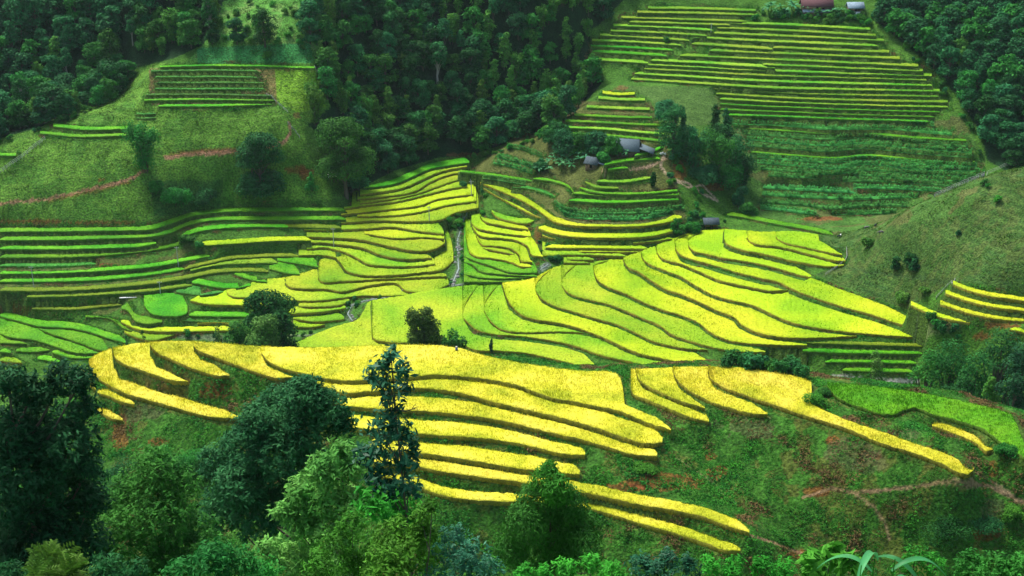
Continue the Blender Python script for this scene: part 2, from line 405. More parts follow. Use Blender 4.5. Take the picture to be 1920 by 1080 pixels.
for k, L in enumerate(LINES):
    if L['crop'] == '-': continue
    step = 2.0
    n = max(3, int((L['x1']-L['x0'])/step)); x = np.linspace(L['x0'], L['x1'], n)
    # denser where the line is steep
    xs = np.unique(np.r_[x, L['c'][:, 0]]); xs = xs[np.r_[True, np.diff(xs) > .35]]
    y = ly(L, xs); top = np.full(len(xs), -1e9); who = np.full(len(xs), -1)
    for q, M in enumerate(LINES):
        if q == k or M['reg'] not in REGS_TOGETHER[L['reg']]: continue
        inn = (xs >= M['x0']) & (xs <= M['x1']); yy = ly(M, xs)
        s = np.abs(np.gradient(yy, xs)) if len(xs) > 2 else 0
        gg = M['g']*np.minimum(np.sqrt(1+np.minimum(s, 3)**2), 2.2)
        # the bank thins out at its two ends
        taper = np.clip(np.minimum(xs-M['x0'], M['x1']-xs)/12, .3, 1)
        cand = yy + gg*taper
        ok = inn & (yy < y-1.0) & (yy > (top if True else 0))
        ok &= yy > np.where(who >= 0, np.array([ly(LINES[w], xx) if w >= 0 else -1e9 for w, xx in zip(who, xs)]) if (who >= 0).any() else -1e9, -1e9)
        top = np.where(ok, cand, top); who = np.where(ok, q, who)
    lim = L['w'] if L['w'] else (150 if L['reg'] == 'C' else 70)
    tap = np.clip(np.minimum(xs-L['x0']+2, L['x1']-xs+2)/(26 if L['reg'] == 'N' else 14), .10, 1)**.6
    soft = (y - lim*tap) if L['w'] else y-lim
    t2 = np.maximum(top, soft); t2 = np.where(top < -1e8, y-(1 if 'tie' in L else min(lim, 70) if L['reg'] != 'C' else 2), t2)
    if not L['w'] and 'tie' not in L:
        e = np.clip((L['x1']-xs+1)/(30 if L['reg'] in 'NC' else 12), .06, 1)**.6; t2 = y-(y-t2)*e
    t2 = np.minimum(t2, y-.3)
    L.update(xs=xs, y=y, top=t2, who=np.where(top > soft, who, -1))
TER = [L for L in LINES if L['crop'] != '-']
for i, L in enumerate(TER): L['i'] = i

# ---- one level per terrace: neighbours must meet across their bank, and stay close to the smooth land
rows, rhs = [], []
nT = len(TER)
for L in TER:
    q = np.linspace(0, len(L['xs'])-1, 9).astype(int)
    bx, by, bz = hit(L['xs'][q], (L['y'][q]*.6+L['top'][q]*.4), Z0)
    L['prior'] = float(np.median(bz)); pw = 20.0 if L['reg'] in 'HKPEG' else 3.0 if L['reg'] == 'A' else .35; r = np.zeros(nT); r[L['i']] = pw; rows.append(r); rhs.append(pw*L['prior'])
for L in TER:
    q = np.arange(2, len(L['xs'])-1, max(1, len(L['xs'])//14))
    for a in q:
        w = L['who'][a]
        if w < 0 or LINES[w]['crop'] == '-' : continue
        U = LINES[w]; x = L['xs'][a]
        d = rays(x, L['top'][a]); tl = -d[2]/math.hypot(d[0], d[1])
        d = rays(x, ly(U, x)); tu = -d[2]/math.hypot(d[0], d[1])
        cu, cl = CANOPY[U['crop']], CANOPY[L['crop']]
        # (CZ-hl-cl)/tl = (CZ-hu-cu)/tu - .45 (hu-hl) - .2
        r = np.zeros(nT); r[L['i']] = -1/tl - .45; r[U['i']] += 1/tu + .45
        b = (CZ-cu)/tu - (CZ-cl)/tl - .2
        wt = .35/ math.sqrt(len(q)/6); rows.append(r*wt); rhs.append(b*wt)
for L in TER:
    if 'tie' in L: r = np.zeros(nT); r[L['i']] = 60; r[L['tie']['i']] = -60; rows.append(r); rhs.append(0.)
A = np.array(rows); b = np.array(rhs)
hsol = np.linalg.lstsq(A, b, rcond=None)[0]
res = np.abs(A@hsol-b); wq = 1/np.maximum(res, .15)**.5
A *= wq[:, None]; b *= wq
# a bank may be steep but never overhang: push apart every pair that would, and solve again
act = {}
def dist(h, x, y, c):
    d = rays(x, y); t = -d[2]/math.hypot(d[0], d[1]); return (CZ-h-c)/t, t
for itn in range(14):
    for L in TER:
        q = np.arange(1, len(L['xs'])-1, max(1, len(L['xs'])//10))
        for a in q:
            x = L['xs'][a]; cl = CANOPY[L['crop']]; near_up = None
            for U in TER:
                if U is L or U['reg'] not in REGS_TOGETHER[L['reg']] or U.get('tie') is L or L.get('tie') is U or not (U['x0'] < x < U['x1']): continue
                yu = ly(U, x)
                if L['y'][a]-60 < yu < L['y'][a]-1 and yu <= L['top'][a]+.5 and (near_up is None or yu > near_up[0]): near_up = (yu, U)
            if near_up is None: continue
            yu, U = near_up; cu = CANOPY[U['crop']]
            dl_, tl = dist(hsol[L['i']], x, L['top'][a], cl); du, tu = dist(hsol[U['i']], x, yu, cu)
            S_ = .35
            if dl_ > du - S_*(hsol[U['i']]-hsol[L['i']]) + .05 or hsol[U['i']] < hsol[L['i']]+.1:
                r = np.zeros(nT); r[L['i']] = -1/tl-S_; r[U['i']] = 1/tu+S_
                if hsol[U['i']] < hsol[L['i']]+.1: r[:] = 0; r[U['i']] = 6; r[L['i']] = -6; act[(L['i'], U['i'], 'h')] = (r, 6*.5); continue
                act[(L['i'], U['i'], a)] = (r, (CZ-cu)/tu-(CZ-cl)/tl-.05)
    if act:
        k_ = 1.2+itn*.5; A2 = np.vstack([A]+[k_*v[0] for v in act.values()]); b2 = np.r_[b, [k_*v[1] for v in act.values()]]
    else: A2, b2 = A, b
    hsol = np.linalg.lstsq(A2, b2, rcond=None)[0]
for L in TER: L['h'] = float(hsol[L['i']])
for L in TER:
    if 'tie' in L: L['h'] = L['tie']['h']

# ---------------------------------------------------------------- terrain: smooth land bent to meet every terrace
con = np.full((ND, NT), -1e9); 
for L in TER:
    xb, yb = unproj(L['xs'], L['y'], L['h']+CANOPY[L['crop']]); xt, yt = unproj(L['xs'], L['top'], L['h']+CANOPY[L['crop']])
    L['F'] = np.c_[xb, yb]; L['B'] = np.c_[xt, yt]
    jb, ib = grid_ij(xb, yb); jt, itt = grid_ij(xt, yt)
    for a in range(len(xb)-1):
        js = [jb[a], jb[a+1], jt[a+1], jt[a]]; is_ = [ib[a], ib[a+1], itt[a+1], itt[a]]
        j0, j1 = int(math.floor(min(js))), int(math.ceil(max(js))); 
        for j in range(max(j0, 0), min(j1, NT-1)+1):
            f = (j-(jb[a]))/max(jb[a+1]-jb[a], 1e-6); f = min(max(f, 0), 1)
            lo = ib[a]*(1-f)+ib[a+1]*f; hi = itt[a]*(1-f)+itt[a+1]*f
            lo, hi = min(lo, hi), max(lo, hi)
            i0, i1 = int(math.ceil(lo-.6)), int(math.floor(hi+.6))
            if i1 >= i0: con[max(i0, 0):i1+1, j] = np.maximum(con[max(i0, 0):i1+1, j], L['h'])
INT = con > -1e8
delta = np.where(INT, con-Z0, 0.0)
def fill(v, m, pri):
    """push-pull: spread the known corrections, fading to nothing far away"""
    num, den = v*m, m.astype(float); stack = []
    while min(num.shape) > 3:
        stack.append((num, den))
        H, W = num.shape; H2, W2 = (H+1)//2*2, (W+1)//2*2
        n2 = np.zeros((H2, W2)); d2 = np.zeros((H2, W2)); n2[:H, :W] = num; d2[:H, :W] = den
        n2 = n2.reshape(H2//2, 2, W2//2, 2).sum((1, 3)); d2 = d2.reshape(H2//2, 2, W2//2, 2).sum((1, 3))
        s = np.minimum(1, 1/np.maximum(d2, 1e-9)); num, den = n2*s, d2*s
    cur = num/(den+.05)
    for lev, (nu, de) in enumerate(reversed(stack)):
        H, W = nu.shape
        ii = (np.arange(H)-.5)/2; jj = (np.arange(W)-.5)/2
        h, w = cur.shape
        i0 = np.clip(np.floor(ii).astype(int), 0, h-1); i1 = np.clip(i0+1, 0, h-1); fi = np.clip(ii-i0, 0, 1)[:, None]
        j0 = np.clip(np.floor(jj).astype(int), 0, w-1); j1 = np.clip(j0+1, 0, w-1); fj = np.clip(jj-j0, 0, 1)[None]
        up = (cur[i0][:, j0]*(1-fj)+cur[i0][:, j1]*fj)*(1-fi) + (cur[i1][:, j0]*(1-fj)+cur[i1][:, j1]*fj)*fi
        k = len(stack)-1-lev
        if k >= 5: up = up*pri
        w_ = np.minimum(de, 1); cur = up*(1-w_) + np.where(de > 0, nu/np.maximum(de, 1e-9), 0)*w_
    return cur
dl = fill(delta, INT, .6)
for _ in range(60):
    s = (np.roll(dl, 1, 0)+np.roll(dl, -1, 0)+np.roll(dl, 1, 1)+np.roll(dl, -1, 1))*.25
    dl = np.where(INT, delta, s)
Z = Z0 + dl
rough = (fbm(SU/1.3, CU/1.3, 5, 2)-.5)*.5 + (fbm(SU/7, CU/7, 9, 2)-.5)*.9
nearT = INT.copy()
for _ in range(2):
    nearT = nearT | np.roll(nearT, 1, 0) | np.roll(nearT, -1, 0) | np.roll(nearT, 1, 1) | np.roll(nearT, -1, 1)
Z = Z + np.where(INT, 0, rough*np.where(nearT, .35, 1.0))

# ---------------------------------------------------------------- materials
def newmat(name, rough=.8, spec=.2):
    m = bpy.data.materials.new(name); m.use_nodes = True; b = m.node_tree.nodes["Principled BSDF"]
    b.inputs["Roughness"].default_value = rough; b.inputs["Specular IOR Level"].default_value = spec
    return m, m.node_tree, b
def noise_col(nt, cols, scale, pos, detail=3, rnd=None, coords='world', lo=.35, hi=.65):
    N = nt.nodes; L = nt.links
    tx = N.new("ShaderNodeTexNoise"); tx.inputs["Scale"].default_value = scale; tx.inputs["Detail"].default_value = detail
    if coords == 'world': g = N.new("ShaderNodeNewGeometry"); L.new(g.outputs["Position"], tx.inputs["Vector"])
    else: g = N.new("ShaderNodeTexCoord"); L.new(g.outputs["Object"], tx.inputs["Vector"])
    r = N.new("ShaderNodeValToRGB"); L.new(tx.outputs[0], r.inputs[0])
    e = r.color_ramp.elements; e[0].position = lo; e[1].position = hi
    e[0].color = (*cols[0], 1); e[1].color = (*cols[-1], 1)
    for k, c in enumerate(cols[1:-1]):
        q = e.new(lo + (hi-lo)*(k+1)/(len(cols)-1)); q.color = (*c, 1)
    return r.outputs[0], tx
def mul(nt, a, b, fac=1.0, mode='MULTIPLY'):
    m = nt.nodes.new("ShaderNodeMix"); m.data_type = 'RGBA'; m.blend_type = mode; m.inputs[0].default_value = fac
    nt.links.new(a, m.inputs[6]); nt.links.new(b, m.inputs[7]); return m.outputs[2]
def plant_mat(name, cols, scale=.5, fine=6.0, vary=.25, transl=.25, rough=.65, per_obj=.15, fine_lo=.55, per_leaf=0):
    m, nt, b = newmat(name, rough, .08); N = nt.nodes; L = nt.links
    c, _ = noise_col(nt, cols, scale, 0)
    f, _ = noise_col(nt, [(fine_lo,)*3, (1.25,)*3], fine, 0, 2)
    c = mul(nt, c, f, vary*2 if vary < .5 else 1)
    hs = N.new("ShaderNodeHueSaturation"); L.new(c, hs.inputs["Color"])
    oi = N.new("ShaderNodeObjectInfo")
    for inp, a in (("Value", per_obj*2), ("Hue", per_obj*.12)):
        mr = N.new("ShaderNodeMapRange"); mr.inputs[3].default_value = (1-a/2 if inp == "Value" else .5-a/2); mr.inputs[4].default_value = (1+a/2 if inp == "Value" else .5+a/2)
        if per_leaf and inp == "Value":
            g = N.new("ShaderNodeNewGeometry"); ad = N.new("ShaderNodeMath"); ad.operation = 'ADD'; L.new(g.outputs["Random Per Island"], ad.inputs[0]); L.new(oi.outputs["Random"], ad.inputs[1])
            hf = N.new("ShaderNodeMath"); hf.operation = 'MULTIPLY'; hf.inputs[1].default_value = .5; L.new(ad.outputs[0], hf.inputs[0]); L.new(hf.outputs[0], mr.inputs[0])
            mr.inputs[3].default_value = 1-per_leaf; mr.inputs[4].default_value = 1+per_leaf
        else: L.new(oi.outputs["Random"], mr.inputs[0])
        L.new(mr.outputs[0], hs.inputs[inp])
    L.new(hs.outputs[0], b.inputs["Base Color"])
    if transl:
        t = N.new("ShaderNodeBsdfTranslucent"); L.new(hs.outputs[0], t.inputs[0]); mx = N.new("ShaderNodeMixShader"); mx.inputs[0].default_value = transl
        L.new(b.outputs[0], mx.inputs[1]); L.new(t.outputs[0], mx.inputs[2]); L.new(mx.outputs[0], N["Material Output"].inputs[0])
    return m
MAT = {
 'Y': plant_mat('ripe_rice', [(.42, .46, .018), (.62, .59, .032), (.77, .69, .075)], .11, 2.6, .26, .2, per_obj=.07),
 'YC': plant_mat('ripening_rice', [(.25, .47, .008), (.42, .59, .012), (.58, .64, .022)], .04, 1.8, .2, .2, per_obj=.10),
 'L': plant_mat('yellow_green_rice', [(.16, .38, .010), (.29, .46, .014), (.41, .51, .022)], .05, 1.8, .28, .2, per_obj=.16),
 'LH': plant_mat('slope_rice', [(.10, .35, .016), (.19, .41, .020), (.29, .46, .030)], .06, 1.8, .35, .2, per_obj=.2),
 'G': plant_mat('green_rice', [(.045, .27, .006), (.09, .36, .008), (.15, .42, .012)], .08, 1.8, .35, .2, per_obj=.2),
 'W': plant_mat('olive_rice', [(.14, .27, .012), (.22, .34, .014)], .1, 1.8, .35, .2, per_obj=.2),
 'D': plant_mat('dark_crop', [(.03, .17, .018), (.07, .27, .03)], .3, 2.5, .4, .15, per_obj=.2),
 'M': plant_mat('maize_leaves', [(.028, .23, .036), (.08, .38, .065)], .3, 3, .4, .25, per_obj=.2),
}
MAT['stalk'] = plant_mat('rice_stalks', [(.16, .17, .02), (.30, .27, .03)], .3, 5, .4, .1, per_obj=.1)  # olive brown stalks, darkened to put shade on the sides of the crop
MAT['gstalk'] = plant_mat('green_stalks', [(.05, .13, .012), (.10, .20, .02)], .3, 5, .4, .1, per_obj=.1)
def terrain_mat():
    m, nt, b = newmat('valley_ground', .95, .1); N = nt.nodes; L = nt.links
    a = N.new("ShaderNodeVertexColor"); a.layer_name = "Col"
    f, tx = noise_col(nt, [(.42,)*3, (1.0,)*3, (1.6,)*3], 1.7, 0, 5, lo=.3, hi=.7)
    f2, _ = noise_col(nt, [(.75, .8, .7), (1.2, 1.15, 1.2)], .16, 0, 3)
    c = mul(nt, mul(nt, a.outputs[0], f), f2); L.new(c, b.inputs["Base Color"])
    bp = N.new("ShaderNodeBump"); bp.inputs["Strength"].default_value = .9; bp.inputs["Distance"].default_value = .5
    L.new(tx.outputs[0], bp.inputs["Height"]); L.new(bp.outputs[0], b.inputs["Normal"])
    return m

# ---------------------------------------------------------------- mesh helpers
def mesh_np(name, V, Fq=None, Ft=None, mats=(), fm=None, smooth=False):
    """mesh from numpy arrays: quads then triangles; fm = material index per face"""
    me = bpy.data.meshes.new(name); V = np.ascontiguousarray(V, np.float32)
    nq = 0 if Fq is None else len(Fq); ntr = 0 if Ft is None else len(Ft)
    me.vertices.add(len(V)); me.vertices.foreach_set("co", V.ravel())
    idx = np.concatenate([x.ravel() for x in (Fq, Ft) if x is not None and len(x)]).astype(np.int32)
    me.loops.add(len(idx)); me.loops.foreach_set("vertex_index", idx)
    me.polygons.add(nq+ntr)
    st = np.r_[np.arange(nq)*4, nq*4+np.arange(ntr)*3].astype(np.int32)
    me.polygons.foreach_set("loop_start", st)
    if fm is not None: me.polygons.foreach_set("material_index", np.asarray(fm, np.int32))
    if smooth: me.polygons.foreach_set("use_smooth", np.ones(nq+ntr, bool))
    for m in mats: me.materials.append(m)
    me.update(calc_edges=True)
    return me
def link(name, me, parent=None, loc=(0, 0, 0), rz=0.0, sc=None):
    o = bpy.data.objects.new(name, me); COL.objects.link(o); o.location = loc
    if rz: o.rotation_euler = (0, 0, rz)
    if sc is not None: o.scale = sc if hasattr(sc, '__len__') else (sc, sc, sc)
    if parent: o.parent = parent
    return o
def tag(o, label=None, cat=None, group=None, kind=None):
    for k, v in (('label', label), ('category', cat), ('group', group), ('kind', kind)):
        if v: o[k] = v
    return o

# ---------------------------------------------------------------- ground colours by place
def inpoly(px, py, poly):
    P = np.array(poly, float); r = np.zeros(np.shape(px), bool); j = len(P)-1
    for i in range(len(P)):
        xi, yi = P[i]; xj, yj = P[j]
        c = ((yi > py) != (yj > py)) & (px < (xj-xi)*(py-yi)/((yj-yi) if yj != yi else 1e-9)+xi)
        r ^= c; j = i
    return r
GPX, GPY = proj(SU, CU, Z); GD = np.broadcast_to(DD[:, None], Z.shape)
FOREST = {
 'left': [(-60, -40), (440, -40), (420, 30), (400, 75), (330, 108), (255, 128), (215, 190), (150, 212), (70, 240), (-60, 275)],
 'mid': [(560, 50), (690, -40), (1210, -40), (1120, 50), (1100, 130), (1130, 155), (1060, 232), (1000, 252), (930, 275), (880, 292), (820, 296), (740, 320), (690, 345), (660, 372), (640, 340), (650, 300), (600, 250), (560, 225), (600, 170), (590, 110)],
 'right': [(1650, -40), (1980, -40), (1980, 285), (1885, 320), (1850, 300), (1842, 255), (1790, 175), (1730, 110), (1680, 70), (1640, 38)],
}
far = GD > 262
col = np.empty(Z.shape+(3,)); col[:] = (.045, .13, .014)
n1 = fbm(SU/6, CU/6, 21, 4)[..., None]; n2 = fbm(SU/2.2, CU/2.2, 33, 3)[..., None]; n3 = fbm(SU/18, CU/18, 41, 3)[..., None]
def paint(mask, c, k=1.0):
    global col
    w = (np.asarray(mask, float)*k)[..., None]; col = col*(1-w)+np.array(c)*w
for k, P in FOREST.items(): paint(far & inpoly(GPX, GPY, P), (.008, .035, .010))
slope_up = far & inpoly(GPX, GPY, [(420, 0), (700, -20), (690, 30), (600, 60), (590, 120), (350, 118), (400, 60)])
paint(slope_up, (.08, .24, .035)); paint(slope_up & (n1[..., 0] > .6), (.14, .22, .06), .5)
pl = far & inpoly(GPX, GPY, [(-60, 280), (75, 240), (225, 140), (290, 118), (590, 122), (620, 200), (570, 240), (580, 300), (640, 330), (650, 372), (420, 385), (290, 418), (-60, 412)])
paint(pl, (.085, .21, .022)); paint(pl & (n1[..., 0] < .47), (.05, .16, .018), .7)
paint(far & inpoly(GPX, GPY, [(490, 128), (590, 128), (612, 200), (560, 212), (520, 190)]), (.14, .30, .02))
paint(far & inpoly(GPX, GPY, [(370, 90), (580, 80), (590, 118), (370, 120)]), (.04, .21, .05))
paint(far & inpoly(GPX, GPY, [(280, 128), (515, 130), (520, 196), (280, 196)]), (.15, .085, .045), .8)
paint(far & inpoly(GPX, GPY, [(280, 340), (420, 335), (410, 400), (290, 405)]), (.025, .10, .02), .8)
rp = far & (GD < 440) & inpoly(GPX, GPY, [(1530, 445), (1580, 432), (1980, 280), (1980, 560), (1790, 525), (1700, 580), (1600, 545), (1530, 515), (1590, 485)])
paint(rp, (.036, .088, .017)); paint(rp & (n2[..., 0] > .52), (.066, .092, .024), .6); paint(rp & (n3[..., 0] > .56), (.035, .10, .022), .5)
tcs = (fbm(SU/9, CU/9, 51, 2)-.5)*3
Z = Z + np.where((rp | pl) & ~nearT, .09*np.sin((Z+tcs)*2*pi/1.5), 0)
tl_ = np.sin((Z+tcs)*2*pi/1.5-.8)
paint((rp | pl) & ~nearT & (tl_ > .35), (.11, .19, .035), .22)
# the big hillside and the left steps: banks of bare earth and grass
hs = far & inpoly(GPX, GPY, [(1340, 215), (1800, 215), (1850, 300), (1820, 400), (1560, 440), (1400, 410)])
paint(hs, (.05, .13, .022), .75); paint(hs & (n1[..., 0] > .58), (.11, .085, .035), .5)
up = far & inpoly(GPX, GPY, [(1100, 60), (1220, 0), (1440, 20), (1640, 40), (1790, 200), (1780, 225), (1340, 215), (1190, 150)])
paint(up, (.06, .16, .018))
paint(far & inpoly(GPX, GPY, [(1160, 160), (1345, 165), (1380, 230), (1250, 240), (1220, 185)]), (.06, .13, .025))
kn = far & inpoly(GPX, GPY, [(1050, 190), (1220, 190), (1250, 270), (1290, 420), (1000, 420), (880, 320), (960, 260)])
paint(kn, (.10, .085, .03), .65)
ls = far & inpoly(GPX, GPY, [(-60, 425), (320, 425), (400, 500), (200, 590), (-60, 590)])
paint(ls & (n1[..., 0] > .50), (.10, .08, .03), .5)
nr = (GD < 262) & (GD > 182)
paint(nr, (.038, .13, .014)); paint(nr & nearT, (.085, .10, .018), .6); paint(nr & (n1[..., 0] > .60), (.10, .075, .02), .5); paint(nr & (n2[..., 0] > .58), (.03, .10, .012), .8)
paint(GD < 175, (.03, .10, .012))
def blob(px, py, rx, ry, c, k=.9, seed=3):
    m = ((GPX-px)/rx)**2 + ((GPY-py)/ry)**2 + (fbm(SU/1.6, CU/1.6, seed, 3)-.5)*2.2
    near = (GD < 262) if py > 640 and px > 160 and not (px > 1450 and py < 720) else far
    paint(near & (m < 1), c, k)
RED = (.17, .052, .018); BR = (.12, .06, .025)
for a in [(225, 815, 14, 36), (405, 733, 36, 14), (330, 716, 30, 8), (300, 830, 22, 8), (1235, 902, 85, 20), (1560, 826, 16, 9), (1170, 915, 40, 10), (1345, 885, 20, 14), (1530, 922, 26, 9), (1620, 800, 14, 10), (1500, 1040, 20, 8), (1860, 880, 10, 14), (1330, 855, 12, 8), (1640, 855, 14, 7), (1850, 1000, 30, 12),
          (60, 415, 60, 4), (200, 417, 70, 3), (560, 318, 24, 8), (575, 325, 12, 10), (30, 580, 40, 5), (200, 497, 30, 4), (1165, 166, 14, 5), (1850, 590, 60, 6), (1820, 575, 40, 5), (1880, 610, 30, 6), (1840, 630, 20, 6), (1275, 320, 12, 20), (1340, 350, 20, 8), (1010, 440, 9, 16), (230, 343, 14, 3), (190, 338, 6, 3), (420, 284, 50, 4), (555, 217, 10, 6), (1010, 250, 12, 6), (870, 290, 30, 4), (1540, 410, 40, 4), (235, 150, 16, 4)]:
    blob(*a, RED if a[1] > 300 else BR, .68)
for a in [(1410, 800, 45, 22), (1590, 850, 50, 26), (1630, 870, 30, 20), (1340, 795, 20, 10), (1700, 815, 30, 10), (260, 775, 40, 14), (1860, 960, 20, 30)]:
    blob(*a, (.075, .07, .035), .5, 12)
def polyline_world(pts):
    P = np.array(pts, float); t = np.linspace(0, len(P)-1, (len(P)-1)*12+1); px = np.interp(t, np.arange(len(P)), P[:, 0]); py = np.interp(t, np.arange(len(P)), P[:, 1])
    x, y, z = hit(px, py, Z); return np.c_[x, y, z]
def trail(pts, w, c, k=.95):
    W = polyline_world(pts)
    j, i = grid_ij(W[:, 0], W[:, 1])
    j0, j1 = int(max(j.min()-12, 0)), int(j.max()+12); i0, i1 = int(max(i.min()-14, 0)), int(i.max()+14)
    X = SU[i0:i1, j0:j1]; Y = CU[i0:i1, j0:j1]; best = np.full(X.shape, 1e9)
    for a, b in zip(W[:-1], W[1:]):
        d = b[:2]-a[:2]; l2 = d@d
        if l2 > 400: continue
        t = np.clip(((X-a[0])*d[0]+(Y-a[1])*d[1])/max(l2, 1e-6), 0, 1); best = np.minimum(best, np.hypot(X-a[0]-t*d[0], Y-a[1]-t*d[1]))
    ww = w*(.6+.9*fbm(X/3, Y/3, 77, 2)); m = np.clip((ww-best)/(.3*w)+.5, 0, 1)*k
    col[i0:i1, j0:j1] = col[i0:i1, j0:j1]*(1-m[..., None])+np.array(c)*m[..., None]
    return W
DIRT = (.34, .18, .10)
trail([(-20, 385), (90, 375), (170, 357), (210, 347), (250, 335), (275, 318)], .38, DIRT)
trail([(90, 379), (170, 361), (215, 351)], .45, RED, .4)
trail([(310, 297), (370, 290), (440, 286), (500, 280), (535, 268), (545, 250), (543, 232)], .42, DIRT)
trail([(320, 291), (370, 285), (440, 281)], .45, RED, .4)
trail([(1505, 934), (1560, 916), (1600, 926), (1700, 917), (1760, 907), (1850, 910), (1895, 932), (1940, 955)], .2, (.25, .16, .09), .8)
trail([(1825, 885), (1850, 898), (1895, 930)], .22, (.28, .20, .11), .8)
trail([(1600, 926), (1640, 955), (1660, 985), (1668, 1015)], .2, (.24, .17, .09), .8)
trail([(1403, 1003), (1450, 1018), (1495, 1036), (1520, 1052)], .26, (.28, .17, .09), .8)
trail([(1270, 860), (1300, 880), (1330, 900), (1360, 930)], .2, (.16, .16, .06), .7)
trail([(1245, 292), (1238, 312), (1258, 335), (1290, 345), (1320, 365), (1345, 378)], .5, (.36, .27, .18))
trail([(1250, 298), (1215, 315), (1170, 321), (1130, 318)], .35, (.36, .24, .15))
trail([(1260, 340), (1290, 352), (1318, 348), (1345, 378)], .35, (.36, .27, .18))
trail([(1500, 505), (1560, 498), (1640, 512), (1780, 530)], .35, (.03, .07, .02), .7)
trail([(1710, 632), (1750, 622), (1810, 606)], .4, (.20, .22, .10), .6)
STREAM = trail([(882, 345), (888, 372), (878, 396), (868, 420), (858, 450), (858, 480), (860, 505), (848, 532), (800, 549), (740, 556), (690, 563), (660, 572), (652, 590), (664, 606), (650, 614)], 1.0, (.07, .10, .06), .8)
trail([(1560, 706), (1620, 712), (1680, 716), (1722, 716)], .4, (.42, .40, .34), .8)
STREAM2 = trail([(1028, 497), (1010, 508), (960, 528), (880, 532), (845, 538)], 1.0, (.12, .15, .12), .8)
trail([(655, 614), (600, 628), (540, 630), (490, 634), (420, 636), (340, 628)], 1.3, (.10, .13, .08), .7)
# under the crops: wet earth
paint(INT, (.05, .10, .015))

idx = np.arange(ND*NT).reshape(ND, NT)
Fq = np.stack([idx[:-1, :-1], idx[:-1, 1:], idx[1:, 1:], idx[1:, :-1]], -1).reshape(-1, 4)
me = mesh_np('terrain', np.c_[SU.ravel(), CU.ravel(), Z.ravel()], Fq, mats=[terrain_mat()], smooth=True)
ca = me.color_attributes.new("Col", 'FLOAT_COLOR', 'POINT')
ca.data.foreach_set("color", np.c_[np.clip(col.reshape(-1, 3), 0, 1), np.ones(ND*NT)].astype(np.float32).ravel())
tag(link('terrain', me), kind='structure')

# ---------------------------------------------------------------- the crops on every terrace
def blades(P, base_z, hgt, wid, lean, rng):
    n = len(P); a = rng.uniform(0, 2*pi, n); w = wid*rng.uniform(.6, 1.4, n)/2; h = hgt*rng.uniform(.6, 1.5, n)
    la = rng.uniform(0, 2*pi, n); ll = lean*rng.uniform(0, 1, n)
    bz = np.broadcast_to(base_z, (n,))
    v = np.empty((n, 3, 3))
    v[:, 0] = np.c_[P[:, 0]-w*np.cos(a), P[:, 1]-w*np.sin(a), bz]; v[:, 1] = np.c_[P[:, 0]+w*np.cos(a), P[:, 1]+w*np.sin(a), bz]
    v[:, 2] = np.c_[P[:, 0]+ll*np.cos(la), P[:, 1]+ll*np.sin(la), bz+h]
    return v.reshape(-1, 3)
ORD = ['topmost', 'second', 'third', 'fourth', 'fifth', 'sixth', 'seventh', 'eighth', 'ninth', 'tenth']
def ordinal(n):
    if n < 10: return ORD[n]
    n += 1; return f"{n}{'th' if 10 < n % 100 < 14 else {1: 'st', 2: 'nd', 3: 'rd'}.get(n % 10, 'th')}"
order = {}
for reg in PLACE:
    for k, L in enumerate(sorted((q for q in TER if q['reg'] == reg and 'tie' not in q), key=lambda q: q['y'].mean())): order[L['i']] = k
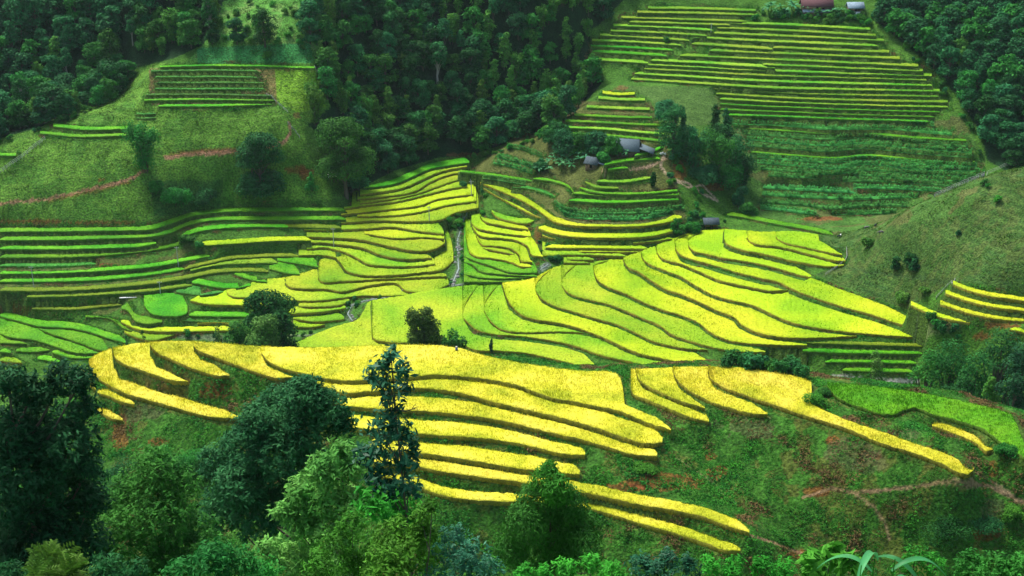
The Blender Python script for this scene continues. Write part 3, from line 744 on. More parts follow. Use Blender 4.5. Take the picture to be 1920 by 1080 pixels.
for L in TER:
    F_, B_, h = L['F'], L['B'], L['h']; n = len(F_); c = CANOPY[L['crop']]; D = float(np.hypot(*F_.T).mean())
    tread = float(np.mean(np.hypot(*(B_-F_).T))); rng = np.random.default_rng(100+L['i']); crop = L['crop']
    gx = .45 if D < 262 else .9
    k = int(np.clip(tread/gx, 1, 26)); s = np.linspace(0, 1, k+1)
    G = F_[:, None]*(1-s[None, :, None]) + B_[:, None]*s[None, :, None]
    zz = h + c + (fbm(G[..., 0]/.8, G[..., 1]/.8, 3, 2)-.5)*.35 + (fbm(G[..., 0]/9, G[..., 1]/9, 8, 2)-.5)*.25
    zz[:, 0] -= .10; zz[:, -1] -= .1
    V = [np.c_[G.reshape(-1, 2), zz.ravel()]]; I = np.arange(n*(k+1)).reshape(n, k+1)
    Q = [np.stack([I[:-1, :-1], I[1:, :-1], I[1:, 1:], I[:-1, 1:]], -1).reshape(-1, 4)]
    off = n*(k+1)
    jit = rng.normal(0, .05, (n, 2))
    V.append(np.c_[F_+jit*.3-(B_-F_)/np.maximum(np.hypot(*(B_-F_).T), .01)[:, None]*.05, np.full(n, h-.25)]); J = off+np.arange(n); off += n
    Q.append(np.stack([J[:-1], J[1:], I[1:, 0], I[:-1, 0]], -1))
    V.append(np.c_[B_, np.full(n, h-.25)]); J2 = off+np.arange(n); off += n
    Q.append(np.stack([I[:-1, k], I[1:, k], J2[1:], J2[:-1]], -1))
    # sprays of ears and leaves over the top
    a1 = np.hypot(*(F_[1:]-F_[:-1]).T)*(np.hypot(*(B_-F_).T)[1:]+.1); area = float(a1.sum())
    tris = []; tm_ = []
    near = D < 262
    dens = (22 if near else 3.2) if crop in 'YLGW' else (4.5 if crop == 'D' else 0)
    nb = int(area*dens)
    if nb:
        seg = rng.choice(n-1, nb, p=a1/a1.sum()); f = rng.random(nb)[:, None]; g = rng.random(nb)[:, None]
        P = (F_[seg]*(1-f)+F_[seg+1]*f)*(1-g) + (B_[seg]*(1-f)+B_[seg+1]*f)*g
        tris.append(blades(P, h+c-.12, .36 if near else .24, .10 if near else .26, .12 if near else .06, rng)); tm_.append(0)
    # stalks along the open front edge
    ln_ = np.hypot(*(F_[1:]-F_[:-1]).T)
    if crop in 'YLGWD':
        ne = int(ln_.sum()*(14 if near else 4)); seg = rng.choice(n-1, ne, p=ln_/ln_.sum()); f = rng.random(ne)[:, None]
        P = F_[seg]*(1-f)+F_[seg+1]*f + rng.normal(0, .07, (ne, 2))
        tris.append(blades(P, h-.1, c*.9, .14 if near else .3, .3, rng)); tm_.append(1)
    if crop == 'M':   # rows of plants with arching leaves
        tall = 1.9 if crop == 'M' else .7; rowsn = 2
        for rr in range(rowsn):
            ne = int(ln_.sum()/.42); seg = rng.choice(n-1, ne, p=ln_/ln_.sum()); f = rng.random(ne)[:, None]; g = .15+.5*rr/rowsn
            P = F_[seg]*(1-f)+F_[seg+1]*f; B2 = B_[seg]*(1-f)+B_[seg+1]*f; P = P*(1-g)+B2*g
            hh = tall*rng.uniform(.7, 1.15, ne)
            for lf in range(6):
                a = rng.uniform(0, 2*pi, ne); z0 = h+hh*(.25+.12*lf); l = .65*tall/1.9; w = .18
                v = np.empty((ne, 3, 3)); ca_, sa_ = np.cos(a), np.sin(a)
                v[:, 0] = np.c_[P[:, 0]-w*sa_, P[:, 1]+w*ca_, z0]; v[:, 1] = np.c_[P[:, 0]+w*sa_, P[:, 1]-w*ca_, z0]
                v[:, 2] = np.c_[P[:, 0]+l*ca_, P[:, 1]+l*sa_, z0+rng.uniform(.0, .45, ne)]
                tris.append(v.reshape(-1, 3)); tm_.append(0)
    if tris:
        tv = np.vstack(tris); V.append(tv); Ft = off+np.arange(len(tv)).reshape(-1, 3)
    else: Ft = None
    V = np.vstack(V); Qa = np.vstack(Q); fmq = np.concatenate([np.zeros(len(Q[0])), np.ones(len(Q[1])+len(Q[2]))]); fmt = np.repeat(np.array(tm_), [len(t)//3 for t in tris]) if tris else np.zeros(0)
    own = L['tie'] if 'tie' in L else L; own.setdefault('geo', []).append((V, Qa, Ft if Ft is not None else np.zeros((0, 3), int), fmq, fmt))
for L in TER:
    if 'tie' in L: continue
    F_, h, crop, n = L['F'], L['h'], L['crop'], len(L['F']); of = 0; Vs, Qs, Ts = [], [], []
    for g_ in L['geo']: Vs.append(g_[0]); Qs.append(g_[1]+of); Ts.append(g_[2]+of); of += len(g_[0])
    V = np.vstack(Vs); Q = [np.vstack(Qs)]; Ft = np.vstack(Ts); fm = np.concatenate([g_[3] for g_ in L['geo']]+[g_[4] for g_ in L['geo']])
    o0 = np.array([F_[n//2, 0], F_[n//2, 1], h])
    key = 'LH' if crop == 'L' and L['reg'] in 'HK' else 'YC' if crop == 'Y' and L['reg'] not in 'N' else crop
    nm = 'maize_terrace' if crop == 'M' else ('vegetable_terrace' if crop == 'D' else 'rice_terrace')
    sm = MAT['gstalk' if crop in 'GDMW' or L['reg'] in 'HKAP' else 'stalk']
    me = mesh_np(nm, V-o0, np.vstack(Q), Ft, mats=[MAT[key], sm], fm=fm)
    o = link(nm, me, loc=o0); place, anchor = PLACE[L['reg']]
    look = {'Y': 'golden yellow rice', 'L': 'yellow green rice', 'G': 'bright green rice', 'D': 'dark green crop', 'M': 'blue green maize', 'W': 'dull olive rice'}[crop]
    tag(o, f"{look}, {ordinal(order[L['i']])} terrace below {anchor} on {place}".replace('on broad', 'on the broad'), nm.replace('_', ' '), f"terraces on the {place}")

# ================================================================ vegetation
BARK = newmat('bark', .9, .1)[0]; BARK.node_tree.nodes["Principled BSDF"].inputs["Base Color"].default_value = (.10, .085, .065, 1)
PBARK = newmat('pale_bark', .8, .2)[0]; PBARK.node_tree.nodes["Principled BSDF"].inputs["Base Color"].default_value = (.34, .32, .27, 1)
def leafm(name, a, b, **k): return plant_mat(name, [a, b], k.pop('scale', .35), k.pop('fine', 2.2), .3, k.pop('tr', .22), k.pop('rough', .7), k.pop('po', .3), .5, k.pop('pl', .45))
LM = {
 'weed': leafm('weedy_leaves', (.022, .13, .012), (.055, .24, .022)),
 'dark': leafm('dark_leaves', (.010, .08, .020), (.030, .16, .038)),
 'teal': leafm('teal_leaves', (.012, .12, .028), (.038, .21, .050)),
 'mid': leafm('green_leaves', (.020, .14, .018), (.055, .25, .032)),
 'light': leafm('light_leaves', (.05, .19, .022), (.12, .30, .04)),
 'olive': leafm('olive_leaves', (.055, .15, .024), (.14, .27, .05)),
 'fresh': leafm('fresh_leaves', (.028, .17, .014), (.075, .32, .028)),
 'black': leafm('blackish_leaves', (.010, .07, .026), (.028, .14, .048), po=.08),  # foliage of the darkest trees, a deep bluish green of its own
 'dry': leafm('dry_twigs', (.09, .07, .055), (.16, .13, .10), tr=.05),
}
def tube(pts, radii, sides=6):
    P = np.array(pts, float); n = len(P); V = []; 
    for i in range(n):
        d = P[min(i+1, n-1)]-P[max(i-1, 0)]; d = d/max(np.linalg.norm(d), 1e-9)
        a = np.cross(d, [0, 0, 1.0] if abs(d[2]) < .9 else [1.0, 0, 0]); a /= np.linalg.norm(a); b = np.cross(d, a)
        t = np.arange(sides)*2*pi/sides
        V.append(P[i]+radii[i]*(np.cos(t)[:, None]*a+np.sin(t)[:, None]*b))
    V = np.vstack(V); I = np.arange(n*sides).reshape(n, sides)
    Fq = np.stack([I[:-1], np.roll(I[:-1], -1, 1), np.roll(I[1:], -1, 1), I[1:]], -1).reshape(-1, 4)
    return V, Fq
def join(parts):
    V, Q, o = [], [], 0
    for v, f in parts: V.append(v); Q.append(f+o); o += len(v)
    return np.vstack(V), np.vstack(Q)
def leaves(C, N_, L_, W_, rng, droop=.0, fold=.0):
    """one pointed leaf at each centre C with normal about N_"""
    n = len(C); N_ = N_/np.maximum(np.linalg.norm(N_, axis=1, keepdims=True), 1e-9)
    r = rng.normal(size=(n, 3)); r[:, 2] -= droop; d = r-(r*N_).sum(1, keepdims=True)*N_; d /= np.maximum(np.linalg.norm(d, axis=1, keepdims=True), 1e-9)
    s = np.cross(N_, d); L = (L_*rng.uniform(.6, 1.35, n))[:, None]; W = (W_*rng.uniform(.7, 1.3, n))[:, None]
    V = np.stack([C-d*L*.5, C+s*W*.5+N_*fold*W, C+d*L*.5, C-s*W*.5+N_*fold*W], 1).reshape(-1, 3)
    return V, np.arange(4*n).reshape(n, 4)
def fronds(C, D_, L_, nl, lw, rng):
    """pinnate leaves: a row of leaflets either side of a stalk running along D_ from C"""
    n = len(C); D_ = D_/np.linalg.norm(D_, axis=1, keepdims=True); up = np.tile([0, 0, 1.0], (n, 1))+rng.normal(0, .35, (n, 3))
    S = np.cross(D_, up); S /= np.linalg.norm(S, axis=1, keepdims=True); U = np.cross(S, D_); L = (L_*rng.uniform(.7, 1.25, n))[:, None]
    out = []
    for k in range(nl):
        f = (k//2+.7)/(nl/2); sg = 1 if k % 2 else -1
        base = C+D_*L*f - up*0*f - np.array([0, 0, 1.0])*L*.22*f*f
        d = S*sg*.85+D_*.55-np.array([0, 0, .25]); l = L*.42*(1.15-.6*abs(f-.45)); w = lw*L*1.25
        t = D_*.8
        out.append(np.stack([base, base+d*l*.5+t*w, base+d*l, base+d*l*.5-t*w], 1))
    V = np.stack(out, 1).reshape(-1, 3)
    return V, np.arange(len(V)).reshape(-1, 4)
def sphere(n, rng):
    v = rng.normal(size=(n, 3)); return v/np.linalg.norm(v, axis=1, keepdims=True)
def shell(lobes, n, rng, inner=.55, low=-.6):
    """points and outward directions spread over the lobes (centre, radii)"""
    w = np.array([l[1][0]*l[1][2] for l in lobes]); w = w/w.sum(); k = rng.choice(len(lobes), n, p=w)
    c = np.array([l[0] for l in lobes])[k]; r = np.array([l[1] for l in lobes])[k]
    d = sphere(n, rng); d[:, 2] = np.where(d[:, 2] < low, -d[:, 2], d[:, 2]); f = rng.uniform(inner**2, 1.08, n)**.5
    f = f*(1+.22*(vnoise(d[:, 0]*3.1+k, d[:, 1]*3.1+d[:, 2]*2.7+k*1.7, 5)-.5))
    return c+d*r*f[:, None], d
def tree_mesh(kind, seed, h, w, leaf, n, mat, low=.28, sides=6):
    """returns (trunk mesh, crown mesh) for a tree of height h and crown width w, base at the origin"""
    rng = np.random.default_rng(seed); lobes = []; parts = []
    if kind == 'broad':
        for i in range(int(20+rng.integers(5))):
            t = rng.uniform(0, 1)**.8; z = h*(low+(1-low)*.9*t); env = w/2*math.sqrt(max(.06, 1-(2*t-.85)**2/1.5))*.72
            a = rng.uniform(0, 2*pi); rr = env*rng.uniform(.25, 1); s = w*rng.uniform(.12, .23)
            lobes.append(((rr*cos(a), rr*sin(a), z), (s, s, s*rng.uniform(.6, .85))))
        lobes.append(((0, 0, h*.88), (w*.22, w*.22, h*.11)))
        for a in range(5): lobes.append(((w*.24*cos(a*1.26), w*.24*sin(a*1.26), h*(low+.12)), (w*.2, w*.2, h*.13)))
    elif kind == 'conic':
        for i in range(15):
            t = (i+.5)/15; z = h*(.10+.84*t); env = w/2*(1-t)**.7*.7; a = rng.uniform(0, 2*pi); s = w*(.12+.2*(1-t))
            lobes.append(((env*cos(a), env*sin(a), z), (s, s, s*.8+h*.02)))
    elif kind == 'slim':
        for i in range(12):
            t = (i+.5)/12; z = h*(.12+.84*t); s = w*.5*(1-abs(t-.45)*1.1)*rng.uniform(.7, 1.05)
            lobes.append(((rng.normal(0, w*.08), rng.normal(0, w*.08), z), (s, s, h*.07)))
    elif kind == 'bamboo':
        for i in range(13):
            a = rng.uniform(0, 2*pi); rr = w*.5*rng.uniform(.15, .9)
            top = h*(1-.3*(rr/(w*.5))**2)*rng.uniform(.75, 1.0)
            pts = [(rr*.25*cos(a), rr*.25*sin(a), 0), (rr*.45*cos(a), rr*.45*sin(a), top*.5), (rr*.8*cos(a), rr*.8*sin(a), top*.88), (rr*1.1*cos(a), rr*1.1*sin(a), top)]
            parts.append(tube(pts, [h*.006, h*.005, h*.003, h*.001], 4))
            for q in (.16, .3, .44, .6, .75, .88, .98):
                j = q*3; j0 = min(int(j), 2); p = np.array(pts[j0])*(1-(j-j0))+np.array(pts[j0+1])*(j-j0); s = w*.17*rng.uniform(.7, 1.2)
                lobes.append((tuple(p), (s, s, s*1.25)))
    elif kind == 'shrub':
        for i in range(8):
            a = rng.uniform(0, 2*pi); rr = w*.33*rng.uniform(0, 1); s = w*rng.uniform(.16, .28)
            lobes.append(((rr*cos(a), rr*sin(a), h*rng.uniform(.25, .72)), (s, s, min(s, h*.32))))
    if kind in ('broad', 'conic', 'slim', 'shrub'):
        tr = max(h*.014, .04)*(1.4 if kind == 'broad' else 1); top = h*(.8 if kind != 'shrub' else .5)
        k = rng.normal(0, h*.012, (4, 2))
        cl = [(0, 0, -.5), (k[0, 0], k[0, 1], top*.3), (k[1, 0], k[1, 1], top*.65), (k[2, 0], k[2, 1], top)]
        parts.append(tube(cl, [tr*1.5, tr, tr*.7, tr*.25], sides))
        for (c, r) in lobes[::2 if kind != 'broad' else 1]:
            z0 = c[2]*rng.uniform(.45, .7); st = (0, 0, z0); md = (c[0]*.45, c[1]*.45, z0+(c[2]-z0)*.6)
            parts.append(tube([st, md, c], [tr*.45, tr*.3, tr*.12], 4))
    tv, tf = join(parts); tm = mesh_np('trunk', tv, tf, mats=[PBARK if low >= .5 else BARK], smooth=True)
    P, d = shell(lobes, n, rng); N_ = d*.7+rng.normal(0, .45, (n, 3))+np.array([0, 0, .55])
    V, Q = leaves(P, N_, leaf*1.5, leaf*.8, rng, droop=.5 if kind != 'bamboo' else 1.2)
    cm = mesh_np('crown', V, Q, mats=[LM[mat]])
    return tm, cm
def put_tree(meshes, loc, label, group, cat='tree', name='tree', rz=None, sc=1.0):
    e = bpy.data.objects.new(name, None); COL.objects.link(e); e.empty_display_size = .5; e.location = loc
    e.rotation_euler = (0, 0, random.uniform(0, 2*pi) if rz is None else rz); e.scale = sc if hasattr(sc, '__len__') else (sc, sc, sc)
    tag(e, label, cat, group)
    for nm, me in zip(('trunk', 'crown'), meshes):
        o = bpy.data.objects.new(nm, me); COL.objects.link(o); o.parent = e
    return e
def ground(x, y): return float(sample(Z, np.array([x]), np.array([y]))[0])
def at_px(px, py):
    x, y, z = hit(px, py, Z); return float(x[0]), float(y[0]), float(z[0])
def ppm(x, y, z): return F/(y*cp-(z-CZ)*sp)
def on_ray(px, py, D):
    dx, dy, dz = rays(px, py); k = D/math.hypot(dx, dy); return float(dx*k), float(dy*k), float(CZ+dz*k)

# ---- the forests: spaced over the three wooded slopes
FP = {}
for mt in ('dark', 'teal', 'mid'):
    FP[mt] = [tree_mesh('broad', 10+i + 50*{'dark': 0, 'teal': 1, 'mid': 2}[mt], 10, 9.0, .56, 2300, mt, low=.15) for i in range(4)]
FP['light'] = [tree_mesh('slim', 210+i, 11, 5, .45, 1200, 'light') for i in range(3)] + [tree_mesh('bamboo', 215+i, 9, 6, .45, 1500, 'light') for i in range(2)]
FP['tall'] = [tree_mesh('broad', 230+i, 14, 7, .5, 1700, 'teal', low=.5) for i in range(3)]
ZN = {'left': 'forest above the left hill', 'mid': 'forest between the two hills', 'right': 'forest right of the terraced hillside'}
KN = {'dark': 'dark green broadleaf tree with dense crown', 'teal': 'blue green broadleaf tree', 'mid': 'mid green broadleaf tree', 'light': 'light green slender feathery tree', 'tall': 'tall pale trunked tree'}
cand = []
rg = np.random.default_rng(5)
gx, gy = np.meshgrid(np.arange(-330, 331, 5.5), np.arange(430, 660, 5.5)); gx = gx.ravel()+rg.uniform(-2.6, 2.6, gx.size); gy = gy.ravel()+rg.uniform(-2.6, 2.6, gy.size)
gz = sample(Z, gx, gy); qx, qy = proj(gx, gy, gz)
for zn, P in FOREST.items():
    m = inpoly(qx, qy, P) & (np.hypot(gx, gy) > 430) & (np.hypot(gx, gy) < 650) & (qx > -70) & (qx < 1990) & (qy > -75)
    for x, y, z, a, b in zip(gx[m], gy[m], gz[m], qx[m], qy[m]):
        u = rg.random(); big = vnoise(x/22, y/22, 61)
        if zn == 'mid' and big > .50 and b < 260: k = 'light' if u < .75 else 'mid'
        elif zn == 'left' and a > 300 and u < .5: k = 'light' if u < .2 else 'mid'
        elif u < .34: k = 'dark'
        elif u < .62: k = 'teal'
        elif u < .84: k = 'mid'
        elif u < .90: k = 'tall'
        else: k = 'light'
        if zn == 'right' and k in ('light', 'tall') and u < .97: k = 'dark'
        cand.append((float(np.hypot(x, y)), zn, k, x, y, z))
cand.sort(key=lambda t: t[0])
NIND = 285
for D, zn, k, x, y, z in cand[:NIND]:
    put_tree(random.choice(FP[k]), (x, y, z-.3), f"{KN[k]} in the {ZN[zn]}", f"trees of the {ZN[zn]}", name='forest_tree', sc=(lambda a: (a*random.uniform(.85, 1.2), a*random.uniform(.85, 1.2), a*random.uniform(.8, 1.25)))(random.uniform(.7, 1.3)))
rest = cand[NIND:]
fv = {k: [] for k in FP}; 
for D, zn, k, x, y, z in rest:
    tm, cm = random.choice(FP[k]); a = random.uniform(0, 2*pi); s = random.uniform(.8, 1.3)
    for q, me in enumerate((tm, cm)):
        v = np.empty(len(me.vertices)*3, np.float32); me.vertices.foreach_get('co', v); v = v.reshape(-1, 3)
        f = np.empty(len(me.loops), np.int32); me.loops.foreach_get('vertex_index', f); f = f.reshape(-1, 4)
        if q == 1: f = f[::2]; 
        used, inv = np.unique(f, return_inverse=True); v = v[used]; f = inv.reshape(-1, 4)
        if q == 1:
            c = v.reshape(-1, 4, 3); m = c.mean(1, keepdims=True); v = ((c-m)*1.35+m).reshape(-1, 3)
        v = np.c_[(v[:, 0]*cos(a)-v[:, 1]*sin(a))*s+x, (v[:, 0]*sin(a)+v[:, 1]*cos(a))*s+y, v[:, 2]*s+z-.3]
        fv[k].append((v, f, 0 if q == 0 else 1))
V, Q, M, o = [], [], [], 0
keys = list(FP); mats = [BARK]+[LM[{'tall': 'teal'}.get(k, k)] for k in keys]
for ki, k in enumerate(keys):
    for v, f, q in fv[k]: V.append(v); Q.append(f+o); o += len(v); M.append(np.full(len(f), 0 if q == 0 else ki+1))
if V: tag(link('far_forest', mesh_np('far_forest', np.vstack(V), np.vstack(Q), mats=mats, fm=np.concatenate(M))), 'dark mass of forest trees covering the upper slopes', 'forest', kind='stuff')

# ---- single trees and shrubs, photo x, y of the foot, height and width in photo pixels
def single(kind, mat, px, py, hp, wp, label, group=None, D=None, leaf=None, n=2200, name='tree', cat='tree', seed=None, low=.28):
    if D is None: x, y, z = at_px(px, py)
    else:
        x, y, zt = on_ray(px, py, D); z = ground(x, y)
    s = ppm(x, y, z); w = wp/s*(1.32 if kind == 'broad' else 1.15)
    if D is None: h = hp/s/cos(math.atan2(CZ-z, math.hypot(x, y)))
    else:   # py is then the top of the tree
        h = zt-z
    me = tree_mesh(kind, seed if seed is not None else int(px*7+py), h, w, leaf or max(.42, 1.0/s*2.6), int(n*1.5), mat, low=low)
    return put_tree(me, (x, y, z-.1), label, group, cat=cat, name=name, rz=0)
single('broad', 'dark', 497, 541, 0, 104, 'large dark green tree standing behind the near ridge', D=338, n=12000, leaf=.60, low=.3)
single('broad', 'olive', 497, 588, 0, 74, 'paler green tree in front of the large dark tree', D=326, n=5500, leaf=.5, low=.45)
single('broad', 'mid', 441, 600, 0, 64, 'dense green tree at the left foot of the large dark tree', D=330, n=5000, leaf=.5)
single('slim', 'olive', 408, 592, 0, 22, 'thin upright tree left of the large dark tree', D=332, n=900, leaf=.36)
single('shrub', 'fresh', 548, 630, 0, 38, 'round bright green shrub at the right foot of the large dark tree', D=322, n=1500, name='shrub', cat='shrub')
single('bamboo', 'olive', 788, 572, 0, 62, 'large feathery bamboo clump rising behind the near ridge', D=318, n=8500, leaf=.5, name='bamboo_clump', cat='bamboo')
single('bamboo', 'mid', 848, 590, 0, 44, 'smaller bamboo clump beside the person in blue', D=316, n=4500, leaf=.5, name='bamboo_clump', cat='bamboo')
single('shrub', 'fresh', 816, 618, 0, 34, 'low green shrub between the two bamboo clumps', D=312, n=1500, name='shrub', cat='shrub')
single('slim', 'black', 921, 664, 27, 9, 'small dark columnar tree alone in the yellow rice', n=700, leaf=.22, name='columnar_tree')
single('conic', 'dark', 234, 618, 0, 15, 'smaller dark conifer behind the left end of the near ridge', D=345, n=900, leaf=.25, name='conifer')
single('conic', 'dark', 265, 608, 0, 22, 'taller dark conifer behind the left end of the near ridge', D=343, n=1200, leaf=.28, name='conifer')
single('bamboo', 'mid', 272, 326, 92, 62, 'spreading bamboo beside the red path on the left hill', n=4000, name='bamboo_clump', cat='bamboo')
single('broad', 'dark', 490, 372, 116, 84, 'large bushy tree below the path on the left hill', n=9000, leaf=.6, low=.02)
single('slim', 'teal', 473, 330, 66, 20, 'slender tree top rising from the large bushy tree', n=700)
single('broad', 'mid', 650, 372, 150, 100, 'tall tree with pale trunk at the forest edge', n=9000, leaf=.6, low=.25)
single('conic', 'mid', 584, 360, 36, 20, 'young conifer standing in front of the red earth bank', n=1100, leaf=.3, name='conifer')
for px, py, hp, wp, lab in [(398, 84, 45, 26, 'left dark tree of the three on the upper pasture'), (445, 84, 50, 30, 'middle dark tree of the three on the upper pasture'), (497, 88, 68, 42, 'largest dark tree of the three on the upper pasture')]:
    single('broad', 'dark', px, py, hp, wp, lab, 'dark trees on the upper pasture', n=1800, low=.15)
for px, py, hp, wp, k, mt, lab in [
    (1262, 292, 92, 56, 'broad', 'teal', 'broad blue green tree right of the farmhouse'), (1277, 290, 90, 16, 'slim', 'dark', 'thin dark columnar tree right of the farmhouse'),
    (1246, 232, 44, 56, 'shrub', 'teal', 'spreading shrub below the terraced hillside'), (1338, 262, 66, 22, 'slim', 'dark', 'left dark columnar tree above the bamboo thicket'),
    (1360, 262, 58, 20, 'slim', 'dark', 'right dark columnar tree above the bamboo thicket'), (1302, 318, 78, 48, 'bamboo', 'teal', 'leftmost clump of the bamboo thicket'),
    (1338, 338, 92, 62, 'bamboo', 'mid', 'tallest clump of the bamboo thicket'), (1372, 345, 92, 62, 'bamboo', 'teal', 'right clump of the bamboo thicket'),
    (1395, 350, 60, 44, 'bamboo', 'dark', 'low dark clump at the right edge of the bamboo thicket'), (1385, 392, 48, 34, 'shrub', 'dark', 'dark shrub below the bamboo thicket'),
    (1400, 405, 26, 34, 'shrub', 'mid', 'green shrub above the bright strip of rice'), (1290, 300, 60, 60, 'broad', 'teal', 'rounded tree between the columnar tree and the bamboo'), (1350, 300, 60, 60, 'bamboo', 'dark', 'rear clump of the bamboo thicket'), (1320, 345, 40, 70, 'shrub', 'dark', 'dense undergrowth shrub at the foot of the bamboo'),
    (1360, 348, 40, 70, 'shrub', 'mid', 'wide green shrub at the foot of the bamboo'), (1224, 352, 28, 12, 'slim', 'dark', 'small dark tree at the end of the yellow strip'),
    (1040, 272, 40, 46, 'broad', 'teal', 'leftmost tree of the farmhouse grove'), (1062, 292, 46, 52, 'broad', 'dark', 'dark tree in the middle of the farmhouse grove'),
    (1090, 290, 40, 46, 'broad', 'mid', 'green tree beside the farmhouse grove bananas'), (1120, 288, 40, 46, 'broad', 'dark', 'dark tree left of the farmhouse'),
    (1146, 292, 34, 36, 'broad', 'mid', 'small green tree close to the farmhouse wall'), (1030, 262, 26, 30, 'shrub', 'light', 'light green shrub at the left of the farmhouse grove'),
    (1130, 306, 22, 34, 'shrub', 'mid', 'green shrub between farmhouse and small hut'), (1012, 322, 24, 30, 'shrub', 'teal', 'teal shrub below the banana plants'),
    (1300, 440, 26, 34, 'shrub', 'mid', 'shrub left of the field hut'), (1270, 440, 30, 26, 'broad', 'mid', 'small tree at the left edge of the central hill'),
    (1625, 466, 24, 26, 'shrub', 'light', 'light green shrub below the grazing animals'), (1678, 510, 27, 17, 'broad', 'dark', 'leftmost small dark tree on the right pasture'),
    (1705, 500, 24, 24, 'broad', 'dark', 'upper small dark tree on the right pasture'), (1712, 512, 26, 17, 'broad', 'dark', 'lowest small dark tree on the right pasture'),
    (1797, 441, 9, 8, 'broad', 'dark', 'tiny dark bush high on the right pasture'), (1692, 572, 24, 34, 'shrub', 'light', 'light green shrub at the lower edge of the right pasture'),
    (1735, 552, 12, 26, 'shrub', 'light', 'low light green shrub above the far right terraces'), (870, 352, 12, 18, 'shrub', 'teal', 'shrub at the head of the stream'),
    (330, 388, 40, 70, 'shrub', 'mid', 'large green thicket above the left terraces'), (380, 388, 30, 56, 'shrub', 'dark', 'dark thicket above the left terraces'),
    (300, 372, 34, 34, 'shrub', 'mid', 'small thicket on the left pasture'), (1250, 84, 16, 12, 'shrub', 'light', 'small shrub on the upper terraces'),
    (375, 466, 12, 16, 'shrub', 'mid', 'round shrub among the left terraces'), (350, 452, 14, 30, 'shrub', 'mid', 'low shrub at the bend of the left terraces')]:
    single(k, mt, px, py, hp, wp, lab, n=2600 if wp > 30 else 1000, low=.15, name={'shrub': 'shrub', 'bamboo': 'bamboo_clump'}.get(k, 'tree'), cat={'shrub': 'shrub', 'bamboo': 'bamboo'}.get(k, 'tree'))
# trees in the hollow at the right, behind the near ridge
for px, py, D, wp, k, mt, n, lab in [
    (1790, 632, 296, 120, 'broad', 'teal', 9000, 'large blue green tree in the hollow behind the bright green field'), (1745, 652, 290, 60, 'broad', 'mid', 3500, 'green tree at the left edge of the hollow grove'),
    (1838, 655, 286, 90, 'broad', 'teal', 6000, 'broad tree in the middle of the hollow grove'), (1885, 612, 306, 110, 'broad', 'dark', 7000, 'tall dark tree at the right end of the hollow grove'),
    (1925, 640, 290, 90, 'broad', 'black', 6000, 'dark tree cut by the right edge of the picture'), (1862, 700, 268, 56, 'conic', 'light', 3500, 'light green tree against the dark hollow grove'),
    (1910, 700, 266, 70, 'broad', 'black', 4000, 'very dark tree right of the light green tree'), (1812, 702, 272, 70, 'broad', 'dark', 3500, 'dark low tree behind the crest of the green field'),
    (1645, 652, 300, 46, 'slim', 'olive', 1800, 'feathery light tree by the white track'), (1600, 690, 296, 50, 'shrub', 'mid', 1800, 'green shrub by the white track')]:
    single(k, mt, px, py, 0, wp, lab, 'grove in the hollow behind the near ridge', D=D, n=n, leaf=.42, low=.12, name='shrub' if k == 'shrub' else 'tree', cat='shrub' if k == 'shrub' else 'tree')
# shrubs in rows, small: along the stream, on the banks, below the hilltop houses
SH = [tree_mesh('shrub', 300+i, 2.0, 2.8, .30, 420, m) for i, m in enumerate(('teal', 'mid', 'fresh', 'dark', 'light'))]
def strew(pts, n, spread, ks, label, group, smin=.6, smax=1.3):
    P = np.array(pts, float); c = np.r_[0, np.cumsum(np.hypot(*np.diff(P, axis=0).T))]
    for i in range(n):
        t = random.uniform(0, c[-1]); a = np.interp(t, c, P[:, 0])+random.gauss(0, spread); b = np.interp(t, c, P[:, 1])+random.gauss(0, spread*.5)
        x, y, z = at_px(a, b); jj, ii = grid_ij(np.array([x]), np.array([y]))
        if INT[int(ii[0]), int(jj[0])]: continue
        put_tree(SH[random.choice(ks)], (x, y, z-.1), label, group, cat='shrub', name='shrub', sc=random.uniform(smin, smax))
strew([(880, 345), (895, 375), (878, 400), (850, 425), (838, 450), (830, 480)], 46, 9, [0, 1, 2, 2], 'small green shrub growing along the upper stream', 'shrubs along the stream', .6, 1.2)
strew([(870, 430), (866, 500), (870, 525), (840, 545), (720, 560), (640, 575)], 26, 5, [0, 1, 2], 'small green shrub growing along the lower stream', 'shrubs along the lower stream', .4, .9)
strew([(1360, 690), (1440, 695), (1530, 705)], 26, 12, [0, 1, 3], 'dark green shrub in the gully behind the near ridge crest', 'shrubs in the gully', .9, 1.8)
strew([(340, 632), (400, 636), (600, 628)], 16, 4, [1, 3], 'low dark shrub along the ditch behind the near ridge', 'shrubs along the ditch', .6, 1.2)
strew([(1425, 26), (1480, 34), (1560, 36), (1640, 44)], 60, 10, [0, 1, 2, 3], 'green shrub below the hilltop houses', 'shrubs below the hilltop houses', .8, 1.9)
strew([(420, 40), (560, 90), (640, 40), (480, 10)], 60, 40, [1, 4, 4, 2], 'green scrub bush on the upper pasture slope', 'scrub on the upper pasture slope', .6, 1.6)
strew([(870, 300), (940, 285), (1000, 262), (1060, 235)], 30, 6, [2, 1, 4], 'green bush on the edge of the farmhouse knoll', 'bushes on the edge of the knoll', .6, 1.3)
strew([(0, 270), (60, 250), (150, 215), (240, 135)], 24, 5, [1, 2, 0], 'green bush along the forest edge of the left hill', 'bushes on the forest edge', .7, 1.5)
strew([(1640, 45), (1740, 130), (1830, 260), (1850, 380)], 26, 10, [0, 1, 2], 'green bush along the edge of the terraced hillside', 'bushes beside the terraced hillside', .7, 1.6)
strew([(1700, 632), (1712, 600), (1760, 622), (1800, 630)], 22, 8, [0, 1, 3], 'green bush on the steep bank below the long yellow field', 'bushes on the steep bank', .7, 1.5)
